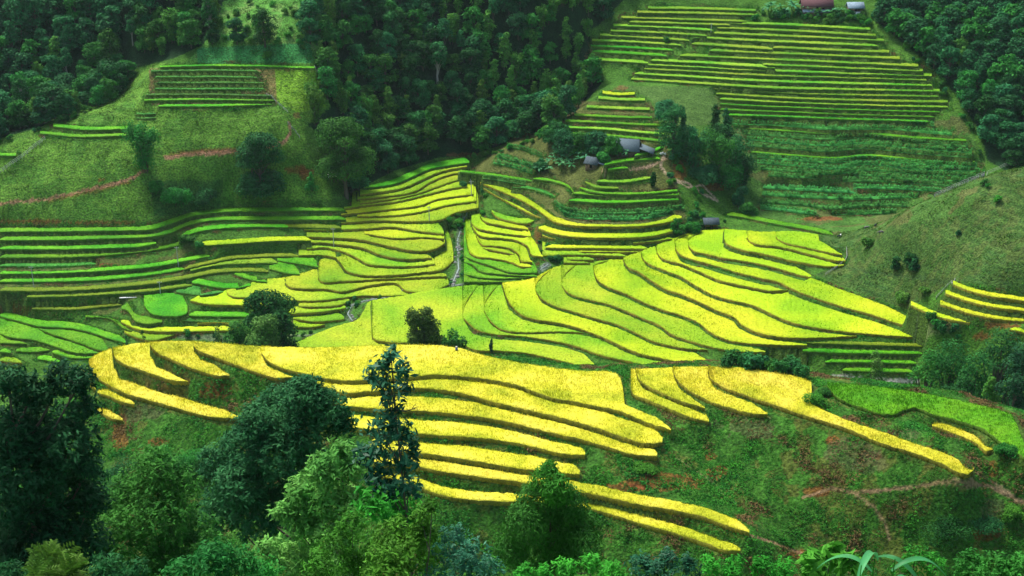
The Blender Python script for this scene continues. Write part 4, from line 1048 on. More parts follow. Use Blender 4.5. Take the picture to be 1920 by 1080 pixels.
strew([(1262, 285), (1270, 310), (1262, 330), (1258, 350)], 12, 5, [0, 1, 2], 'green bush on the side of the farmhouse knoll beside the footpath', 'bushes beside the knoll footpath', .6, 1.2)
strew([(1010, 440), (1015, 460), (1030, 480), (1050, 500)], 14, 5, [1, 0], 'green bush in the gully above the stream', 'bushes in the upper gully', .5, 1.0)
strew([(1290, 355), (1320, 380), (1290, 430), (1350, 415)], 26, 12, [0, 1, 2], 'green bush beside the footpaths above the field hut', 'bushes beside the footpaths', .5, 1.2)

# ---- near plants on the camera's own slope: crowns shaped by lobes (photo x, y, radius) at a range
def near_plant(name, label, cat, D, lobes, footx, mats, style, n, leaf, group=None, trunk=.12, inner=.35, bark=BARK, twigs=True, seed=1, spread=.8):
    rng = np.random.default_rng(seed); W = []
    for (a, b, r) in lobes:
        d = D*(1+rng.uniform(-.03, .03)*spread); x, y, z = on_ray(a, b, d); s = F/(math.hypot(d, CZ-z)); W.append(((x, y, z), (r/s, r/s*1.15, r/s*.95)))
    fx, fy, _ = on_ray(footx, 1000, D); fz = ground(fx, fy); zt = max(w[0][2] for w in W); base = np.array([fx, fy, fz])
    topx = min(W, key=lambda w: -w[0][2])[0]
    parts = []; cl = []
    for t in np.linspace(0, 1, 7):
        cl.append((fx+(topx[0]-fx)*t**1.3+rng.normal(0, trunk*.6)*(0 < t < 1), fy+(topx[1]-fy)*t, fz-.3+(topx[2]-fz+.3)*t))
    parts.append(tube(cl, [trunk*(1-.86*t) for t in np.linspace(0, 1, 7)], 8))
    CL = np.array(cl)
    if twigs:
        for (c, r) in W:
            c = np.array(c); zz = max(fz+.3*(c[2]-fz), c[2]-1.2*abs(c[0]-fx)-r[0]*.6); k = min(max((zz-fz)/(topx[2]-fz), .03), .97)*6; k0 = min(int(k), 5); st = CL[k0]*(1-(k-k0))+CL[k0+1]*(k-k0)
            mid = st*.5+c*.5+np.array([0, 0, -.08*np.linalg.norm(c-st)]); q = trunk*.35
            parts.append(tube([st, mid, c], [q, q*.7, q*.3], 5))
            for _ in range(5):
                e = c+sphere(1, rng)[0]*np.array(r)*.85; parts.append(tube([c*.6+mid*.4, (c+e)/2+rng.normal(0, .05, 3), e], [q*.3, q*.2, q*.08], 4))
    e = bpy.data.objects.new(name, None); COL.objects.link(e); e.location = base; tag(e, label, cat, group)
    tv, tf = join(parts); o = link('trunk' if trunk > .05 else 'stem', mesh_np('trunk', tv-base, tf, mats=[bark], smooth=True), e)
    mm = mats if isinstance(mats, list) else [(mats, 0, 9999)]
    for gi, (mt, y0, y1) in enumerate(mm):
        LB = [w for w, l in zip(W, lobes) if y0 <= l[1] < y1]
        if not LB: continue
        nn = int(n*sum(w[1][0]**2 for w in LB)/sum(w[1][0]**2 for w in W))
        P, d = shell(LB, nn, rng, inner=inner, low=-.85)
        if style == 'frond':
            dr = d+rng.normal(0, .4, d.shape)+np.array([0, 0, .15]); V, Q = fronds(P-d*leaf*.3, dr, leaf, 12, .07, rng)
        elif style == 'droop':
            V, Q = leaves(P, d*.8+rng.normal(0, .4, d.shape), leaf*1.8, leaf*.42, rng, droop=1.6)
        elif style == 'clump':   # leaves grouped at twig ends
            m = 7; C = np.repeat(P[:nn//m], m, 0)+rng.normal(0, leaf*.55, (nn//m*m, 3)); dd = np.repeat(d[:nn//m], m, 0)
            V, Q = leaves(C, dd*.4+rng.normal(0, .5, dd.shape)+np.array([0, 0, .7]), leaf*1.7, leaf*.55, rng, droop=.6, fold=.12)
        else:
            V, Q = leaves(P, d*.5+rng.normal(0, .5, d.shape)+np.array([0, 0, .6]), leaf*1.5, leaf*.7, rng, droop=.5, fold=.1)
        link('crown' if gi == 0 else 'lower_foliage', mesh_np('crown', V-base, Q, mats=[LM[mt]]), e)
    return e
near_plant('tree', 'huge dark tree with feathered leaves filling the left edge', 'tree', 72, [(15, 715, 34), (60, 735, 36), (115, 712, 34), (150, 715, 26), (158, 765, 28), (60, 800, 62), (130, 840, 56), (40, 890, 80), (120, 930, 70), (165, 880, 30), (60, 1000, 80), (140, 1035, 62), (20, 1065, 70), (175, 940, 26), (8, 820, 50)], 70, 'black', 'clump', 34000, .24, trunk=.32, seed=11)
LM['dark2'] = leafm('dusky_leaves', (.013, .09, .028), (.040, .17, .050), po=.06)
near_plant('tree', 'dark round topped tree in front of the yellow terraces', 'tree', 95, [(575, 742, 42), (520, 768, 46), (615, 768, 40), (478, 795, 38), (560, 800, 60), (640, 797, 26), (452, 834, 40), (520, 850, 60), (402, 867, 32), (580, 862, 40), (455, 905, 50), (415, 955, 42), (485, 965, 52), (545, 920, 42)], 520, 'dark2', 'clump', 34000, .26, trunk=.3, seed=12)
near_plant('tree', 'loose mid green tree with bare forked stems between the two dark trees', 'tree', 76, [(290, 885, 50), (245, 930, 50), (330, 925, 52), (290, 975, 62), (225, 1000, 45), (355, 1000, 52), (300, 1050, 70), (390, 1040, 45), (215, 1060, 40)], 292, 'mid', 'clump', 15000, .22, trunk=.16, inner=.2, seed=13)
LM['ash'] = leafm('ash_leaves', (.075, .25, .04), (.19, .43, .085), po=.06)
near_plant('tree', 'pale green tree with feathered leaves left of the slender sapling', 'tree', 46, [(640, 850, 24), (603, 880, 32), (662, 880, 27), (563, 922, 28), (620, 930, 42), (668, 942, 32), (532, 962, 22), (572, 980, 36), (630, 1000, 46), (503, 1032, 22), (560, 1050, 42), (640, 1062, 46)], 640, 'ash', 'clump', 11000, .17, trunk=.12, inner=.2, seed=14)
LM['tealb'] = leafm('blue_green_leaves', (.012, .095, .045), (.045, .20, .10), rough=.4, po=.06)
near_plant('sapling', 'tall slender sapling rising in front of the yellow terraces', 'sapling', 27, [(733, 664, 9), (724, 690, 19), (756, 692, 17), (697, 700, 9), (718, 725, 24), (762, 730, 15), (735, 758, 20), (780, 765, 7), (715, 802, 30), (752, 815, 28), (700, 850, 36), (762, 858, 28), (722, 900, 40), (765, 915, 28), (698, 950, 38), (748, 965, 42)], 778, [('tealb', 0, 940), ('fresh', 940, 2000)], 'clump', 2500, .14, trunk=.06, inner=.05, seed=15)
near_plant('tree', 'rounded bushy tree with drooping bright green leaves at the bottom centre', 'tree', 62, [(1030, 878, 17), (1022, 905, 32), (1045, 920, 32), (1005, 945, 42), (1062, 950, 40), (985, 985, 45), (1045, 990, 62), (1095, 992, 34), (960, 1030, 32), (1020, 1035, 66), (1092, 1032, 40)], 1030, [('fresh', 0, 925), ('mid', 925, 2000)], 'droop', 23000, .17, trunk=.14, inner=.6, seed=16)
for i, (lab, D, lobes, fx, mt, st, n, lf) in enumerate([
    ('bright green bush at the foot of the pale green tree', 25, [(660, 985, 30), (625, 1025, 40), (690, 1040, 46), (600, 1066, 34), (660, 1075, 40)], 650, 'fresh', 'clump', 3600, .07),
    ('fresh green bush wrapped round the sapling', 24, [(740, 1010, 42), (780, 1030, 46), (730, 1060, 46), (800, 1000, 24), (790, 970, 22), (810, 950, 14)], 765, 'fresh', 'clump', 3400, .085),
    ('blue green bush right of the sapling', 26, [(850, 1015, 36), (890, 1042, 36), (820, 1055, 42), (920, 1062, 24), (870, 1075, 40)], 860, 'tealb', 'clump', 3600, .07),
    ('yellow green fern like plant at the lower left corner', 58, [(92, 1050, 26), (130, 1075, 24), (65, 1080, 24)], 95, 'light', 'frond', 160, .9),
    ('dark green shrub at the bottom left', 40, [(400, 1050, 36), (450, 1065, 40), (340, 1075, 30), (500, 1080, 30)], 430, 'mid', 'clump', 3000, .13),
    ('low green shrub in the lower left corner', 44, [(200, 1075, 34), (250, 1080, 30), (20, 1085, 30)], 225, 'dark', 'clump', 2200, .13),
    ('bright weed clump below the bushy tree', 20, [(985, 1078, 22), (1060, 1070, 24), (1110, 1060, 22), (1150, 1075, 26), (1020, 1080, 20)], 1060, 'fresh', 'clump', 1700, .06),
    ('blue green weed clump right of the bushy tree', 19, [(1200, 1058, 22), (1250, 1050, 22), (1235, 1078, 26), (1290, 1072, 26)], 1240, 'tealb', 'clump', 1700, .055),
    ('bright weed clump left of the broad leaved plant', 18, [(1330, 1060, 20), (1375, 1068, 24), (1430, 1062, 22), (1470, 1072, 24)], 1400, 'fresh', 'clump', 1500, .05),
    ('broad leaved plant left of the maize leaves', 17, [(1520, 1048, 22), (1560, 1040, 20), (1590, 1060, 24), (1530, 1075, 24)], 1550, 'fresh', 'plain', 150, .17),
    ('fine leaved herb right of the maize leaves', 18, [(1715, 1050, 24), (1750, 1062, 24), (1690, 1076, 22)], 1720, 'fresh', 'clump', 900, .045),
    ('dark fern clump in the lower right corner', 22, [(1820, 1066, 30), (1870, 1070, 30), (1912, 1062, 24)], 1860, 'mid', 'clump', 2600, .06)]):
    near_plant('bush' if 'bush' in lab else 'plant', lab, 'bush' if 'bush' in lab else 'plant', D, lobes, fx, mt, st, n, lf, trunk=.035, inner=.3, seed=40+i)
# maize plants at the bottom edge
def maize(px, py, D, hgt, label, seed, rz):
    rng = np.random.default_rng(seed); x, y, zt = on_ray(px, py, D); g = ground(x, y); e = bpy.data.objects.new('maize_plant', None); COL.objects.link(e); e.location = (x, y, g)
    tag(e, label, 'maize plant', 'maize plants at the bottom edge'); H_ = zt-g
    tv, tf = tube([(0, 0, -.1), (0, 0, H_*.5), (.02, 0, H_)], [.02, .016, .006], 6); link('stem', mesh_np('stem', tv, tf, mats=[LM['fresh']]), e)
    for k in range(7):
        a = rz+k*pi*.95+rng.uniform(-.4, .4); z0 = H_*(.62+.055*k); l = rng.uniform(.7, .95); m = 12; V = []
        for i in range(m+1):
            t = i/m; r = l*t*.85; z = z0+l*(.75*t-1.0*t*t); w = .045*math.sin(pi*min(t*.9+.1, 1))**.7+.002
            c, s_ = cos(a), sin(a); V += [(r*c-w*s_, r*s_+w*c, z+.012), (r*c, r*s_, z-.008), (r*c+w*s_, r*s_-w*c, z+.012)]
        V = np.array(V); Q = []
        for i in range(m):
            for q in (0, 1): Q.append([i*3+q, i*3+q+1, i*3+q+4, i*3+q+3])
        link('leaf', mesh_np('leaf', V, np.array(Q), mats=[LM['maizeleaf']], smooth=True), e)
LM['maizeleaf'] = leafm('maize_blade', (.035, .22, .06), (.09, .36, .13), po=.1, pl=.1, rough=.4)
maize(1640, 1025, 15, 2, 'tallest maize plant at the bottom edge', 3, .3); maize(1675, 1048, 14.2, 2, 'right maize plant at the bottom edge', 4, 1.2); maize(1612, 1060, 14, 2, 'left maize plant at the bottom edge', 5, 2.0)

# ---- weeds over the near slope and grass along every bank (nobody could count them)
def scatter(name, label, mask, n, size, wid, mats, seed, k=4, up=.6, hgt=.5, thr=None):
    rng = np.random.default_rng(seed); ii, jj = np.nonzero(mask[:-1, :-1])
    area = (DD[ii+1]-DD[ii])*(TH[jj+1]-TH[jj])*DD[ii]; p = area/area.sum(); q = rng.choice(len(ii), n, p=p)
    d = DD[ii[q]]+rng.random(n)*(DD[ii[q]+1]-DD[ii[q]]); t = TH[jj[q]]+rng.random(n)*(TH[jj[q]+1]-TH[jj[q]])
    x, y = d*np.sin(t), d*np.cos(t); z = sample(Z, x, y); cl = fbm(x/3.0, y/3.0, seed, 3)
    if thr is not None:
        m = cl > thr; x, y, z, cl = x[m], y[m], z[m], cl[m]
    big = (.55+1.6*np.clip(cl-.35, 0, 1)**1.0*1.6)
    C = np.repeat(np.c_[x, y, z], k, 0); B = np.repeat(big, k); C = C+np.c_[rng.normal(0, size*.55, (len(C), 2))*B[:, None], rng.uniform(0, hgt, len(C))*size*B*1.6]
    N_ = rng.normal(0, .5, (len(C), 3))+np.array([0, -.15, up]); V, Q = leaves(C, N_, size*1.3*B, size*wid*B, rng, droop=0)
    mi = np.clip((fbm(x/5, y/5, seed+9, 2)-.28)/.44*len(mats)+rng.normal(0, .5, len(x)), 0, len(mats)-1).astype(int)
    return tag(link(name, mesh_np(name, V, Q, mats=mats, fm=np.repeat(mi, k))), label, name.replace('_', ' '), kind='stuff')
redm = (col[..., 0] > .155) & (col[..., 1] < .17)
INV = (GPX > -80) & (GPX < 2000) & (GPY < 1140)
nslope = (GD > 184) & (GD < 262) & ~INT & INV & ~redm
LM['weed'] = leafm('weed_leaves', (.022, .13, .012), (.055, .24, .022)); LM['dgrass'] = leafm('bank_grass', (.035, .10, .012), (.075, .17, .018)); LM['brown'] = leafm('dry_stems', (.10, .065, .025), (.17, .11, .04), tr=.05)
scatter('undergrowth', 'low tangled weeds and creepers over the near slope', nslope, 110000, .27, .5, [LM['brown'], LM['dgrass'], LM['weed'], LM['weed'], LM['weed'], LM['fresh'], LM['mid']], 3, k=4, thr=.30)
scatter('bank_grass', 'rough grass on the terrace banks of the valley', nearT & ~INT & (GD > 262) & INV, 60000, .36, .45, [LM['brown'], LM['dgrass'], LM['weed'], LM['dgrass'], LM['weed']], 7, k=2)
scatter('pasture_grass', 'short rough grass tufts on the pasture hills', (rp | pl | slope_up) & ~INT & INV & ~redm, 60000, .42, .4, [LM['dgrass'], LM['weed'], LM['dgrass']], 13, k=1, hgt=.2, thr=.42)
for px, py, w, h, mt, lab in [(1780, 1000, 90, 44, 'dark', 'dark shrub on the near slope below the footpath'), (1850, 985, 60, 30, 'dark', 'low dark shrub right of the others on the near slope'), (1900, 965, 40, 34, 'fresh', 'fresh green shrub at the right picture edge'),
    (345, 870, 60, 44, 'mid', 'bushy green shrub at the foot of the ridge end'), (300, 862, 50, 36, 'mid', 'green shrub left of the bushy one at the ridge end'), (375, 885, 50, 40, 'dark', 'dark shrub close to the dark round tree'), 
     (1528, 756, 40, 30, 'fresh', 'green bush between yellow and bright green fields'), (1546, 740, 26, 20, 'mid', 'small green bush at the tip of the bright green field'), (1512, 752, 20, 14, 'weed', 'low weeds at the step in the long yellow strip'), 
    (1890, 850, 40, 26, 'mid', 'shrub below the bright green field edge'), (1210, 880, 40, 14, 'fresh', 'fresh shrub beside the red earth patch'), (225, 900, 70, 60, 'dark', 'dark shrub below the red gully')]:
    single('shrub', mt, px, py+h*.2, h*.75, w*1.2, lab, 'shrubs on the near slope', n=1700, leaf=.22, name='shrub', cat='shrub')

# ================================================================ houses, posts, fences, animals, people
def flat(name, c, rough=.85, scale=3.0, var=.35):
    m, nt, b = newmat(name, rough, .2); col_, _ = noise_col(nt, [tuple(v*(1-var) for v in c), tuple(v*(1+var) for v in c)], scale, 0, 4, coords='obj'); nt.links.new(col_, b.inputs["Base Color"]); return m
HM = dict(thatch=flat('weathered_thatch', (.085, .125, .145), scale=6), slate=flat('dark_roof', (.055, .08, .095)), wood=flat('old_boards', (.13, .095, .065), scale=5), dark=flat('dark_opening', (.012, .010, .009)),
          maroon=flat('maroon_tiles', (.10, .045, .05), scale=8), tin=flat('blue_grey_tin', (.22, .30, .36)), white=flat('whitewash', (.75, .76, .74), var=.1), conc=flat('pale_concrete', (.42, .42, .40), var=.15), fence=flat('grey_rails', (.30, .32, .30)), stone=flat('grey_stone', (.20, .21, .19), scale=2))
def boxv(x0, x1, y0, y1, z0, z1):
    v = np.array([(x, y, z) for z in (z0, z1) for x, y in ((x0, y0), (x1, y0), (x1, y1), (x0, y1))], float)
    return v, np.array([(3, 2, 1, 0), (4, 5, 6, 7), (0, 1, 5, 4), (1, 2, 6, 5), (2, 3, 7, 6), (3, 0, 4, 7)])
def prismroof(l, w, z0, rise, t=.22, over=.6, hip=0.0):
    """gabled roof with thickness, ridge along x"""
    L, W = l/2+over, w/2+over; zr = z0+rise; ze = z0-over*rise/(w/2)*.9; h = L-hip
    out = [(-L, -W, ze), (L, -W, ze), (h, 0, zr), (-h, 0, zr), (-L, W, ze), (L, W, ze)]
    v = np.array(out+[(x, y, z-t) for x, y, z in out], float)
    return v, np.array([(0, 1, 2, 3), (3, 2, 5, 4), (9, 8, 7, 6), (10, 11, 8, 9), (0, 6, 7, 1), (4, 5, 11, 10), (0, 3, 9, 6), (3, 4, 10, 9), (1, 7, 8, 2), (2, 8, 11, 5)])
def part(nm, geo, mat, parent): return link(nm, mesh_np(nm, *geo, mats=[HM[mat]]), parent)
def house(name, label, px, py, rz, l, w, hw, rise, roof='thatch', wall='wood', hip=0, stilts=0, lean=None, cat='house', drop=.3, windows=1):
    x, y, z = at_px(px, py); e = bpy.data.objects.new(name, None); COL.objects.link(e); e.location = (x, y, z+stilts); e.rotation_euler = (0, 0, rz); tag(e, label, cat)
    wl = part('wall', boxv(-l/2, l/2, -w/2, w/2, -(drop+2 if not stilts else .0), hw), wall, e)
    g = []
    for sx in (-1, 1):
        a = sx*(l/2-.03); v = np.array([(a-.03, -w/2, hw), (a-.03, w/2, hw), (a-.03, 0, hw+rise-.25), (a-.03, 0, hw+rise-.25), (a+.03, -w/2, hw), (a+.03, w/2, hw), (a+.03, 0, hw+rise-.25), (a+.03, 0, hw+rise-.25)])
        part('gable', (v[:4], np.array([(0, 1, 2, 3)])), 'dark' if roof == 'thatch' else wall, e)
    part('roof', prismroof(l, w, hw, rise, hip=hip), roof, e)
    part('door', boxv(-.5, .5, -w/2-.05, -w/2-.005, -.1, min(1.9, hw-.15)), 'dark', e)
    for k in range(windows): part('window', boxv(l*(.2+.18*k)-.4, l*(.2+.18*k)+.4, -w/2-.05, -w/2-.005, .8, min(1.5, hw-.25)), 'dark', e)
    if stilts:
        for sx in (-1, 0, 1):
            for sy in (-1, 1): part('post', boxv(sx*(l/2-.15)-.09, sx*(l/2-.15)+.09, sy*(w/2-.15)-.09, sy*(w/2-.15)+.09, -stilts-.8, -.01), 'wood', e)
    if lean:
        x0, x1, y0, y1, za, zb, mt = lean
        v = np.array([(x0, y0, za), (x1, y0, zb), (x1, y1, zb), (x0, y1, za)], float); v = np.vstack([v, v-[0, 0, .15]])
        part('lean_to_roof', (v, np.array([(0, 1, 2, 3), (7, 6, 5, 4), (0, 4, 5, 1), (1, 5, 6, 2), (2, 6, 7, 3), (3, 7, 4, 0)])), mt, e)
        for xx in (x1-.3,):
            for yy in (y0+.3, y1-.3): part('post', boxv(xx-.08, xx+.08, yy-.08, yy+.08, -1.6, zb-.22), 'wood', e)
    return e
house('farmhouse', 'large farmhouse with weathered blue grey roof among banana plants', 1172, 285, -.22, 10.5, 7.0, 1.9, 3.0, hip=.8, lean=(5.6, 10.6, -3.8, 2.8, 2.6, .9, 'thatch'))
house('hut', 'small dark roofed hut below the large farmhouse', 1112, 313, -.5, 4.2, 3.8, 1.9, 1.6, roof='slate', lean=(2.4, 5.6, -1.6, 1.9, 2.2, 1.5, 'tin'), cat='hut', windows=0)
house('field_hut', 'dark thatched hut on posts at the top of the central hill', 1332, 428, .05, 4.4, 3.0, 1.5, 1.3, roof='slate', stilts=.9, cat='hut', windows=0)
house('farmhouse', 'long hilltop house with maroon tiled roof', 1530, 19, -.04, 12.5, 5.5, 2.6, 2.4, roof='maroon', wall='wood', lean=None)
house('shed', 'long low shed with blue tin roof before the hilltop house', 1530, 26, -.04, 10.5, 2.6, 1.4, .7, roof='tin', wall='wood', cat='shed')
house('farmhouse', 'small grey roofed hilltop house above a white wall', 1602, 24, .02, 6.0, 4.2, 2.3, 1.7, roof='tin', wall='wood')
x, y, z = at_px(1598, 31); o = link('retaining_wall', mesh_np('retaining_wall', *boxv(-3.2, 3.2, -.3, .3, -1, 1.7), mats=[HM['white']]), loc=(x, y, z)); tag(o, 'whitewashed retaining wall below the small hilltop house', 'wall')
house('shed', 'small white roofed shed on posts beside the red earth bank', 624, 338, .5, 3.4, 2.4, 1.3, .8, roof='white', wall='wood', stilts=.9, cat='shed', windows=0)
# concrete power poles
def pole_geo(h): return tube([(0, 0, -.6), (0, 0, h)], [.17, .10], 8)
def power_pole(px, pb, hp, label):
    x, y, z = at_px(px, pb); s = ppm(x, y, z); h = hp/s/.93; e = bpy.data.objects.new('power_pole', None); COL.objects.link(e); e.location = (x, y, z); tag(e, label, 'power pole', 'power poles across the valley')
    part('post', pole_geo(h), 'conc', e); part('crossarm', boxv(-.75, .75, -.05, .05, h-.55, h-.43), 'conc', e)
    for k in (-.65, 0, .65): part('insulator', tube([(k, 0, h-.43), (k, 0, h-.2)], [.05, .03], 6), 'white', e)
for a in [(626, 462, 34, 'concrete power pole at the left edge of the yellow valley terraces'), (64, 541, 42, 'power pole standing among the steep green terraces at far left'), (335, 504, 38, 'power pole beside the bend of the left terraces'),
          (805, 418, 30, 'power pole in the yellow terraces left of the stream'), (884, 372, 32, 'power pole at the head of the stream'), (1333, 63, 16, 'small power pole on the upper terraced hillside'), (301, 552, 22, 'short pole by the white sheet in the left valley')]:
    power_pole(*a)
def fence(pts, label, hgt=1.1, gap=2.2, rails=2, mat='fence', cat='fence'):
    W = polyline_world(pts); c = np.r_[0, np.cumsum(np.hypot(*np.diff(W[:, :2], axis=0).T))]; n = max(2, int(c[-1]/gap)); t = np.linspace(0, c[-1], n+1)
    X = np.interp(t, c, W[:, 0]); Y = np.interp(t, c, W[:, 1]); Zg = sample(Z, X, Y); e = bpy.data.objects.new('fence', None); COL.objects.link(e); e.location = (X[0], Y[0], Zg[0]); tag(e, label, cat)
    P = np.c_[X-X[0], Y-Y[0], Zg-Zg[0]]
    for p in P[:90]: part('post', (lambda v, f: (v+p, f))(*boxv(-.06, .06, -.06, .06, -.3, hgt)), mat, e)
    for k in range(rails):
        hz = hgt*(.45+.42*k); part('rail', tube([tuple(p+[0, 0.07, hz+random.gauss(0, .03)]) for p in P], [.055]*len(P), 4), mat, e)
fence([(-5, 332), (40, 300), (85, 264)], 'grey rail fence climbing the far left hillside', 1.2, 1.2, 3)
fence([(1752, 371), (1800, 350), (1860, 325), (1930, 297)], 'pale grey fence along the ridge of the right pasture', 1.2, 1.1, 3)
fence([(1587, 468), (1588, 488), (1570, 503), (1548, 517)], 'weathered fence curving round the end of the yellow terraces', 1.0, 1.0, 2)
fence([(1790, 528), (1770, 545), (1755, 562)], 'short fence left of the far right terraces', 1.0, 1.3, 2)
fence([(540, 234), (550, 246), (562, 260)], 'short pale fence beside the bend of the left hill path', 1.1, 1.4, 2)
fence([(500, 180), (520, 196), (540, 214)], 'old fence at the right end of the planted rows', 1.0, 1.8, 2)
fence([(590, 128), (604, 150), (616, 172)], 'fence between left hill and dark forest', 1.0, 1.8, 2)
# boulders in the stream, the stream's water
def boulder(seed):
    rng = np.random.default_rng(seed); t, p = np.meshgrid(np.linspace(0, pi, 7), np.linspace(0, 2*pi, 11)[:-1], indexing='ij'); r = .5*(1+.5*(vnoise(3*np.cos(p)*np.sin(t)+seed*3, 3*np.sin(p)*np.sin(t)+np.cos(t)*2, seed)-.5))
    V = np.c_[(r*np.sin(t)*np.cos(p)).ravel()*1.2, (r*np.sin(t)*np.sin(p)).ravel(), (r*np.cos(t)).ravel()*.75]; I = np.arange(70).reshape(7, 10)
    return mesh_np('boulder', V, np.stack([I[:-1], np.roll(I[:-1], -1, 1), np.roll(I[1:], -1, 1), I[1:]], -1).reshape(-1, 4), mats=[HM['stone']])
BO = [boulder(k+1) for k in range(4)]
for W, n in ((STREAM, 40), (STREAM2, 12)):
    for k in range(n):
        p = W[random.randrange(len(W))]; x, y = p[0]+random.gauss(0, .8), p[1]+random.gauss(0, .8); s = random.uniform(.35, 1.25)
        o = link('boulder', random.choice(BO), loc=(x, y, ground(x, y)+.05), rz=random.uniform(0, 6), sc=s); tag(o, 'grey boulder lying in the bed of the stream', 'boulder', 'boulders in the stream bed')
wm, wnt, wb = newmat('stream_water', .12, .5); wb.inputs["Base Color"].default_value = (.20, .26, .24, 1)
for nm, W, lo in (('stream', STREAM, 0), ('stream', STREAM2, 0)):
    P = W[::3, :2]; n = len(P); d = np.gradient(P, axis=0); d /= np.maximum(np.hypot(*d.T), 1e-6)[:, None]; nn = np.c_[-d[:, 1], d[:, 0]]; wd = .08+.28*vnoise(np.arange(n)*.7, np.zeros(n), 5)
    A_ = P+nn*wd[:, None]; B2 = P-nn*wd[:, None]; zz = np.minimum.accumulate(sample(Z, P[:, 0], P[:, 1])+.12) if sample(Z, P[:1, 0], P[:1, 1])[0] > sample(Z, P[-1:, 0], P[-1:, 1])[0] else sample(Z, P[:, 0], P[:, 1])+.12
    zz = np.maximum(zz, sample(Z, P[:, 0], P[:, 1])+.05); V = np.vstack([np.c_[A_, zz], np.c_[B2, zz]]); I = np.arange(n)
    tag(link(nm, mesh_np(nm, V, np.stack([I[:-1], I[1:], n+I[1:], n+I[:-1]], -1), mats=[wm])), kind='structure')
# banana plants: a stalk and a ring of long arching leaves
BL = leafm('banana_leaves', (.03, .20, .06), (.10, .36, .13), po=.3, pl=.2, rough=.4)
def banana(seed):
    rng = np.random.default_rng(seed); V, Q, o = [], [], 0
    for k in range(9):
        a = k*2.4+rng.uniform(-.3, .3); l = rng.uniform(2.0, 2.9); el = rng.uniform(.35, 1.2); m = 7; c, s_ = cos(a), sin(a); P = []
        for i in range(m+1):
            t = i/m; r = l*t*cos(el*(1-.2*t)); z = 2.0+l*(t*sin(el)-.55*t*t); w = .32*math.sin(pi*min(.12+t*.88, 1))**.6+.02; P += [(r*c-w*s_, r*s_+w*c, z-.08), (r*c, r*s_, z+.03), (r*c+w*s_, r*s_-w*c, z-.08)]
        V.append(P); Q += [[o+i*3+q, o+i*3+q+1, o+i*3+q+4, o+i*3+q+3] for i in range(m) for q in (0, 1)]; o += len(P)
    tv, tf = tube([(0, 0, -.3), (0, 0, 1.2), (0, 0, 2.1)], [.16, .13, .07], 7)
    return mesh_np('stem', tv, tf, mats=[LM['light']]), mesh_np('crown', np.vstack(V), np.array(Q), mats=[BL])
BA = [banana(i) for i in range(4)]
def bananas(pts, label, group, sc=(.9, 1.3)):
    for (a, b) in pts:
        x, y, z = at_px(a, b); e = bpy.data.objects.new('banana_plant', None); COL.objects.link(e); e.location = (x, y, z); e.rotation_euler = (0, 0, random.uniform(0, 6)); f = random.uniform(*sc); e.scale = (f, f, f); tag(e, label, 'banana plant', group)
        for nm, me in zip(('stem', 'leaves'), random.choice(BA)):
            q = bpy.data.objects.new(nm, me); COL.objects.link(q); q.parent = e
bananas([(1018, 318), (1028, 312), (1038, 308), (1048, 314), (1056, 304), (1066, 312), (1076, 302), (1086, 308), (1094, 300), (1044, 300), (1084, 298), (1070, 320), (1100, 308), (1012, 328), (1030, 326), (1052, 322)], 'banana plant with long arching leaves left of the small hut', 'banana plants below the farmhouse grove')
bananas([(1162, 288), (1170, 292), (1182, 289), (1176, 296), (1155, 280)], 'banana plant in front of the large farmhouse', 'banana plants before the farmhouse')
bananas([(1440, 28), (1452, 30), (1462, 26), (1474, 30), (1486, 26), (1494, 30), (1506, 28), (1520, 32), (1535, 33), (1550, 32), (1564, 30), (1576, 30), (1446, 22), (1484, 20)], 'banana plant in the hedge before the hilltop houses', 'banana plants by the hilltop houses', (1.0, 1.6))
bananas([(1085, 130), (1092, 138), (1745, 92), (1752, 100)], 'banana plant at the forest edge by the terraces', 'banana plants at the forest edge', (1.1, 1.5))

# figures: grown as one skin over a jointed skeleton
def skin_mesh(name, verts, edges, radii, mats, sub=2):
    me = bpy.data.meshes.new(name); me.from_pydata(verts, edges, []); o = bpy.data.objects.new(name, me); COL.objects.link(o)
    md = o.modifiers.new('s', 'SKIN'); me.skin_vertices[0].data[0].use_root = True
    for v, r in zip(me.skin_vertices[0].data, radii): v.radius = (r, r) if not isinstance(r, tuple) else r
    o.modifiers.new('u', 'SUBSURF').levels = sub; dg = bpy.context.evaluated_depsgraph_get(); new = bpy.data.meshes.new_from_object(o.evaluated_get(dg)); new.name = name
    bpy.data.objects.remove(o); new.materials.clear(); [new.materials.append(m) for m in mats]
    return new
FM = dict(skin=flat('skin', (.42, .25, .17), var=.05), blue=flat('blue_jacket', (.03, .16, .55), var=.1), dk=flat('dark_cloth', (.02, .022, .03), var=.2), straw=flat('pale_hat', (.70, .70, .66), var=.08), red=flat('plum_jacket', (.10, .03, .06), var=.1), hair=flat('black_hair', (.01, .009, .008)))
